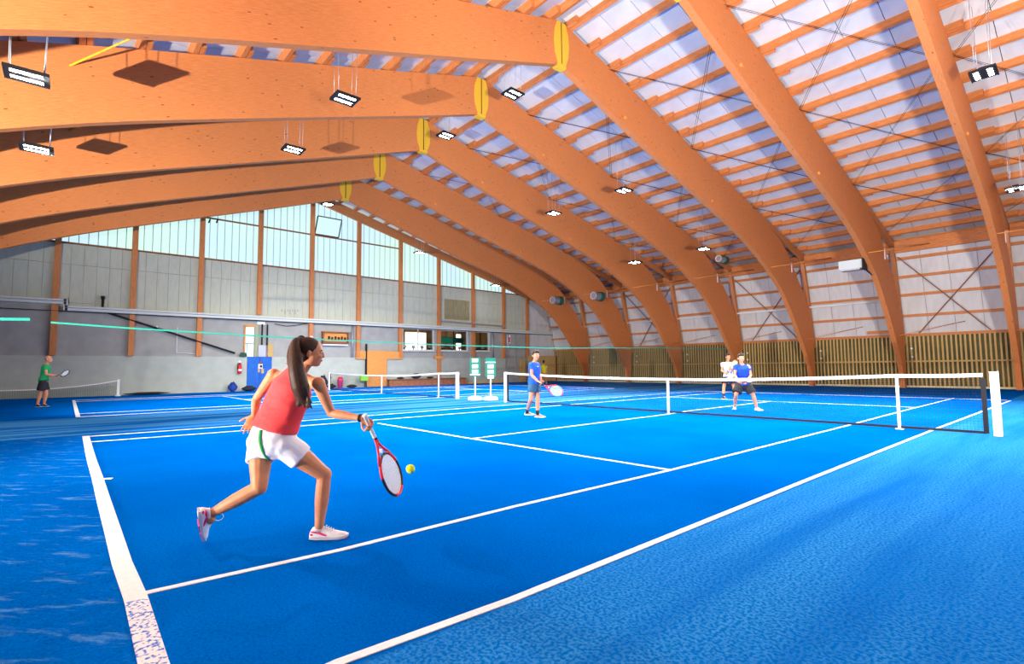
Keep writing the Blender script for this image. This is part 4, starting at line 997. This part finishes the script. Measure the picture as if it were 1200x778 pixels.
ew['label'] = 'person in coral tank top and white shorts stretching a red racket towards the ball'
# ponytail
mb = MB(); hb = [Q(353, 398, .02), Q(346, 402, -.04), Q(346, 418, -.11), Q(348, 436, -.14), Q(352, 454, -.145), Q(356, 468, -.14), Q(358, 476, -.135)]
mb.tube(smooth_pts(hb, 5), [lerp(a, b, k/5) for a, b in zip((.022, .034, .046, .058, .062, .040), (.034, .046, .058, .062, .040, .012)) for k in range(5)]+[.012], 14)
random.seed(3)
for k in range(26):
    a = random.uniform(-1, 1); q = [p+Rw*(a*.048*min(1, i/2))+Fw*(random.uniform(-.03, .0)*min(1, i/2)) for i, p in enumerate(hb)]
    q[-1] += Rw*random.uniform(-.03, .03)+Z*random.uniform(-.03, .04)
    mb.tube(smooth_pts(q, 3), [.008]*(3*6)+[.002], 6)
put('ponytail', remesh(mb, .006, 2), 'hair_brown', ew)
tube('hair_tie', [Q(353, 398, .02)+(Rw*math.cos(t)*.026+Z*math.sin(t)*.026) for t in [k*.5236 for k in range(13)]], .008, 'dark', ew)
wd = (J['wrR']-J['elR']).normalized(); tube('wristband', [J['wrR']-wd*.02, J['wrR']-wd*.006], .030, 'dark', ew, 14)
# green piping at the back of the shorts and tattoo on the shoulder blade, laid on the surface found along the sight line
def onto(o, u, v, lift=.003):
    d = ray(u, v).normalized(); me = o.data
    from mathutils.bvhtree import BVHTree
    bv = TREE.setdefault(o.name, BVHTree.FromPolygons([w.co for w in me.vertices], [p.vertices for p in me.polygons]))
    mi = parent_world(o.parent) @ o.matrix_parent_inverse if o.parent else Matrix(); mi = mi.inverted()
    h = bv.ray_cast(mi @ CAM, d)
    return None if h[0] is None else (mi.inverted() @ h[0])-d*lift
TREE = {}
shw = [c for c in ew.children if c.name.startswith('shorts')][0]
pts = [onto(shw, u, v) for u, v in ((306, 504), (305, 512), (305.5, 520), (308, 528), (312, 535), (316, 540))]; pts = [p for p in pts if p]
if len(pts) > 2: tube('piping', smooth_pts(pts, 3), .008, 'green_shirt', ew, 6); tube('piping', [p-Rw*.011 for p in smooth_pts(pts, 3)], .004, 'lime', ew, 6)
def patch(o, cs, name, m, par):
    g = [onto(o, u, v, .002) for u, v in cs]
    if any(x is None for x in g): return
    mb = MB(); c = sum(g, V())/len(g)-FWD*.003; mb.add([c]+g, [(0, k+1, (k+1) % len(g)+1) for k in range(len(g))]); mb.build(name, m, par, True)
patch(bodyw, [(319, 437.5), (322, 434.5), (326, 432.8), (330, 432), (331, 434), (327.5, 437), (323, 439.5), (320, 440)], 'tattoo', 'tattoo', ew)
butt = J['wrR']+J['handR'][0]*.072*.95+J['handR'][2]*.026-gd*.085
racket(gd, butt, Rw*.93-Fw*.28+Z*.25, 'red and dark tennis racket with cream strings in the lunging hand', 'racket_red', 'racket_dark', 'strings', 'grip_white')
bc = Q(481, 549.5, .02)
e = empty('tennis_ball', bc, 'bright yellow tennis ball in the air beside the red racket', 'ball')
MB().ell(bc, [V((.0335, 0, 0)), V((0, .0335, 0)), V((0, 0, .0335))], 20, 14).build('felt', 'ball', e, True)
tube('seam', [bc+V((.0337*math.cos(t)*math.cos(.55*math.sin(2*t)), .0337*math.sin(t)*math.cos(.55*math.sin(2*t)), .0337*math.sin(.55*math.sin(2*t)))) for t in [k*math.pi/24 for k in range(49)]], .0012, 'white', e, 5)

# ---- the other players
def mk(foot, dn):
    g = on(2, 0, *foot); d = (g-CAM).dot(FWD)+dn
    return d, (lambda u, v, b=0.: PX(u, v, d+b))
def facing(r, f): return (Rw*r+Fw*f).normalized()
def ground(J, S, feet):
    for s, (u, v) in zip('LR', feet): J['an'+s] = on(2, .083*S, u, v-.083*S*FPX/((on(2, 0, u, v)-CAM).dot(FWD)))
    return J
# player in blue shirt at the net, nearer half
d, Q = mk((626, 489), 0)
fc = facing(.8, -.6); lt = V((-fc.y, fc.x, 0))       # lt: to the person's left
J = dict(hipL=Q(627.5, 450, .05), hipR=Q(624.5, 450, -.08), neck=Q(626.3, 424.5, 0), shL=Q(629.5, 427.5, .16), shR=Q(622.8, 427.5, -.13), elR=Q(623.2, 439.5, -.2), wrR=Q(630.5, 447, -.32), elL=Q(632, 439, .12), wrL=Q(634, 446.5, -.12),
         knR=Q(622.2, 468, -.08), anR=Q(617.3, 482, -.02), knL=Q(630.3, 468, .0), anL=Q(629.3, 485, 0), head=Q(628, 416.7, -.02), face=facing(.35, -.95), hup=Z, face_b=fc)
J['footR'] = J['footL'] = (Rw*.95-Fw*.3, Z); gd = (Q(656, 458.5, -.40)-Q(633, 448.5, -.35)).normalized()
J['handR'] = palm(Rw*.8-Z*.4-Fw*.2, gd, True); J['handL'] = palm(Rw*.3-Z*.5-Fw*.7, gd+Z*.2, False); J['curlR'] = J['curlL'] = ((.9,)*4, 1.)
ground(J, 1, ((629.8, 489), (617.5, 486.3)))
e1, b1 = person(J, 'person in blue shirt and teal shorts standing at the near side of the net', S=1.0, skin='skin_pale', top=('blue_shirt', .02, .98), bottom='teal_shorts', shoes=('shoe_grey', 'cream', None), hair='hair_dark', pants_t=.5, sock='charcoal')
s1 = [c for c in e1.children if c.name.startswith('shirt')][0]
patch(s1, ((629.6, 429), (631.2, 429.2), (631.2, 430), (629.6, 429.9)), 'shirt_print', 'white_cloth', e1)
racket(gd, J['wrR']+J['handR'][0]*.07+J['handR'][2]*.026-gd*.085, Fw*-1+Rw*.15, 'pale stringed racket held low by the person in teal shorts', 'racket_red', 'racket_blue', 'strings_white', 'racket_dark')
# player in royal blue beyond the net
d, Q = mk((874, 480.5), 0); fc = facing(-.05, -1)
J = dict(hipR=Q(867.2, 450, 0), hipL=Q(874.8, 450, 0), neck=Q(869.3, 427, -.06), shR=Q(862.3, 429.5, -.05), shL=Q(877.2, 429.5, -.05), elR=Q(860.8, 439.5, -.12), wrR=Q(865.2, 447.6, -.34), elL=Q(880, 439.8, -.12), wrL=Q(874.6, 447.6, -.36),
         knR=Q(862.5, 462.5, -.12), anR=Q(860.4, 477, .0), knL=Q(882.5, 462.5, -.12), anL=Q(887, 478, -.05), head=Q(868.4, 419.6, -.12), face=facing(-.05, -1), hup=Z, face_b=fc)
J['footR'] = (Rw*-.55-Fw*.8, Z); J['footL'] = (Rw*.35-Fw*.9, Z); gd = (Rw*.3-Fw*.9+Z*.12).normalized()
J['handR'] = palm(Rw*.5-Z*.3-Fw*.7, gd+Z*.1, True); J['handL'] = palm(Rw*-.5-Z*.3-Fw*.7, Z*.8-Rw*.2, False); J['curlR'] = J['curlL'] = ((.9,)*4, 1.)
ground(J, .98, ((886.8, 481), (861, 479.8)))
e2, b2 = person(J, 'person in royal blue shirt and long dark shorts crouching beyond the net', S=.98, skin='skin_pale', top=('royal_shirt', .0, .98), bottom='charcoal', shoes=('shoe_white', 'cream', None), hair='hair_dark', pants_t=.82, flare=.03)
st = [c for c in e2.children if c.name.startswith('shirt')][0]
g = [onto(st, u, v, .006) for u, v in ((876, 427.6), (877.8, 429), (879, 431.5), (879.6, 434.5))]; g = [p for p in g if p]
if len(g) > 2: tube('shoulder_stripe', g, .022, 'white_cloth', e2, 8)
racket(gd, J['wrR']+J['handR'][0]*.07+J['handR'][2]*.026-gd*.085, Fw*-.7+Z*.7, 'racket held level by the person in royal blue shirt', 'racket_dark', 'racket_dark', 'strings_white', 'racket_dark')
# player in white t-shirt behind
d, Q = mk((849, 466.5), 0); fc = facing(.1, -1)
J = dict(hipR=Q(850.6, 443, 0), hipL=Q(856.5, 443, 0), neck=Q(853.2, 424.2, -.02), shR=Q(847.2, 426.5, 0), shL=Q(859.6, 426.5, 0), elR=Q(845.8, 434.5, -.1), wrR=Q(849.8, 437.4, -.3), elL=Q(860.6, 434, -.15), wrL=Q(857, 432.5, -.36),
         knR=Q(848.2, 453.5, -.1), anR=Q(847.8, 464.6, 0), knL=Q(860, 453.5, -.1), anL=Q(860.4, 464.6, 0), head=Q(853.2, 418.3, -.05), face=facing(.1, -1), hup=Z, face_b=fc)
J['footR'] = J['footL'] = (Rw*.1-Fw, Z); gd = (Z*.75+Rw*.5-Fw*.2).normalized()
J['handR'] = palm(Rw*.6-Fw*.7, gd, True); J['handL'] = palm(Rw*-.6-Fw*.6+Z*.2, Z, False); J['curlR'] = J['curlL'] = ((.9,)*4, 1.)
ground(J, 1, ((860.4, 467.3), (847.8, 467.3)))
e3, b3 = person(J, 'person in white printed shirt and dark shorts standing at the far baseline side', S=1.0, skin='skin', top=('white_cloth', .0, .98), bottom='navy', shoes=('charcoal', 'sole_grey', None), hair='hair_dark', pants_t=.62, sock='charcoal')
s3 = [c for c in e3.children if c.name.startswith('shirt')][0]
for cs, m_ in ((((851, 428), (855, 428), (855, 432), (851, 432)), 'teal_shorts'), (((852, 433), (857.5, 433), (857.5, 438.5), (852, 438.5)), 'navy'), (((855, 429), (857.5, 429), (857.5, 432.5), (855, 432.5)), 'racket_red')): patch(s3, cs, 'shirt_print', m_, e3)
racket(gd, J['wrR']+J['handR'][0]*.07+J['handR'][2]*.026-gd*.085, Fw*-.8+Rw*.4, 'small racket held across the chest of the person in white shirt', 'racket_red', 'lime', 'strings', 'racket_dark')
# player in green shirt on the far court
d, Q = mk((50, 476.5), 0); fc = facing(.97, .1)
J = dict(hipR=Q(50.4, 446.5, -.08), hipL=Q(51.6, 446.5, .08), neck=Q(54.6, 427, 0), shR=Q(53, 429.8, -.17), shL=Q(55, 429.8, .17), elR=Q(54.6, 438.5, -.2), wrR=Q(63, 440.6, -.18), elL=Q(57.5, 438.5, .18), wrL=Q(62.5, 440, .06),
         knR=Q(47.2, 461, -.08), anR=Q(43.5, 473, -.05), knL=Q(54, 461, .06), anL=Q(51.2, 473, .05), head=Q(57.2, 420.8, 0), face=facing(1, .1)+Z*.12, hup=Z-Rw*.1, face_b=fc)
J['footR'] = J['footL'] = (Rw-Fw*.15, Z); gd = (Rw*.93+Z*.2-Fw*.2).normalized()
J['handR'] = palm(Rw*.9-Fw*.2, gd*.3+Z*.9, True); J['handL'] = palm(Rw*.9-Fw*.3, Z, False); J['curlR'] = J['curlL'] = ((.9,)*4, 1.)
ground(J, 1, ((51.4, 476.3), (43.6, 476.8)))
e4, b4 = person(J, 'balding person in green shirt and black shorts on the court by the grey wall', S=1.02, skin='skin_pale', top=('green_shirt', -.02, .98), bottom='charcoal', shoes=('charcoal', 'sole_grey', None), hair=None, pants_t=.72)
h_ = J['head']; MB().ell(h_-fc*.03+Z*.0, [fc*.075, fc.cross(Z)*.08, Z*.065], 16, 10).build('hair', 'hair_dark', e4, True)
racket(gd, J['wrR']+J['handR'][0]*.07-gd*.06, Fw*-.8+Z*.5, 'dark racket held out by the person in green shirt', 'racket_dark', 'racket_dark', 'strings_white', 'racket_dark')
# player in yellow shirt by the plywood
d, Q = mk((638, 449.5), 0); fc = facing(.3, .95)
J = dict(hipL=Q(636.4, 437.8, 0), hipR=Q(639.4, 437.8, 0), neck=Q(637.3, 427.4, 0), shL=Q(635, 428.8, 0), shR=Q(640.3, 428.8, 0), elL=Q(633.8, 433, 0), wrL=Q(634.6, 436.5, -.1), elR=Q(641.2, 433.2, 0), wrR=Q(641.6, 437, -.1),
         knL=Q(636, 443, 0), anL=Q(635.6, 448.6, 0), knR=Q(640, 443, 0), anR=Q(640.4, 448.6, 0), head=Q(637, 424, 0), face=fc, hup=Z, face_b=fc)
J['footR'] = J['footL'] = (fc, Z); J['handR'] = palm(-Z+Rw*.1, Rw*.2+Fw*.8, True); J['handL'] = palm(-Z-Rw*.1, Fw*.8, False); J['curlR'] = J['curlL'] = ((.4,)*4, .5)
ground(J, 1, ((635.6, 449.7), (640.4, 449.5)))
e5, b5 = person(J, 'distant person in yellow shirt and red shorts by the plywood sheet', S=1.0, skin='skin', vox=.009, top=('yellow_shirt', .0, .98), bottom='red', shoes=('shoe_white', 'sole_grey', None), hair='hair_dark', pants_t=.6)
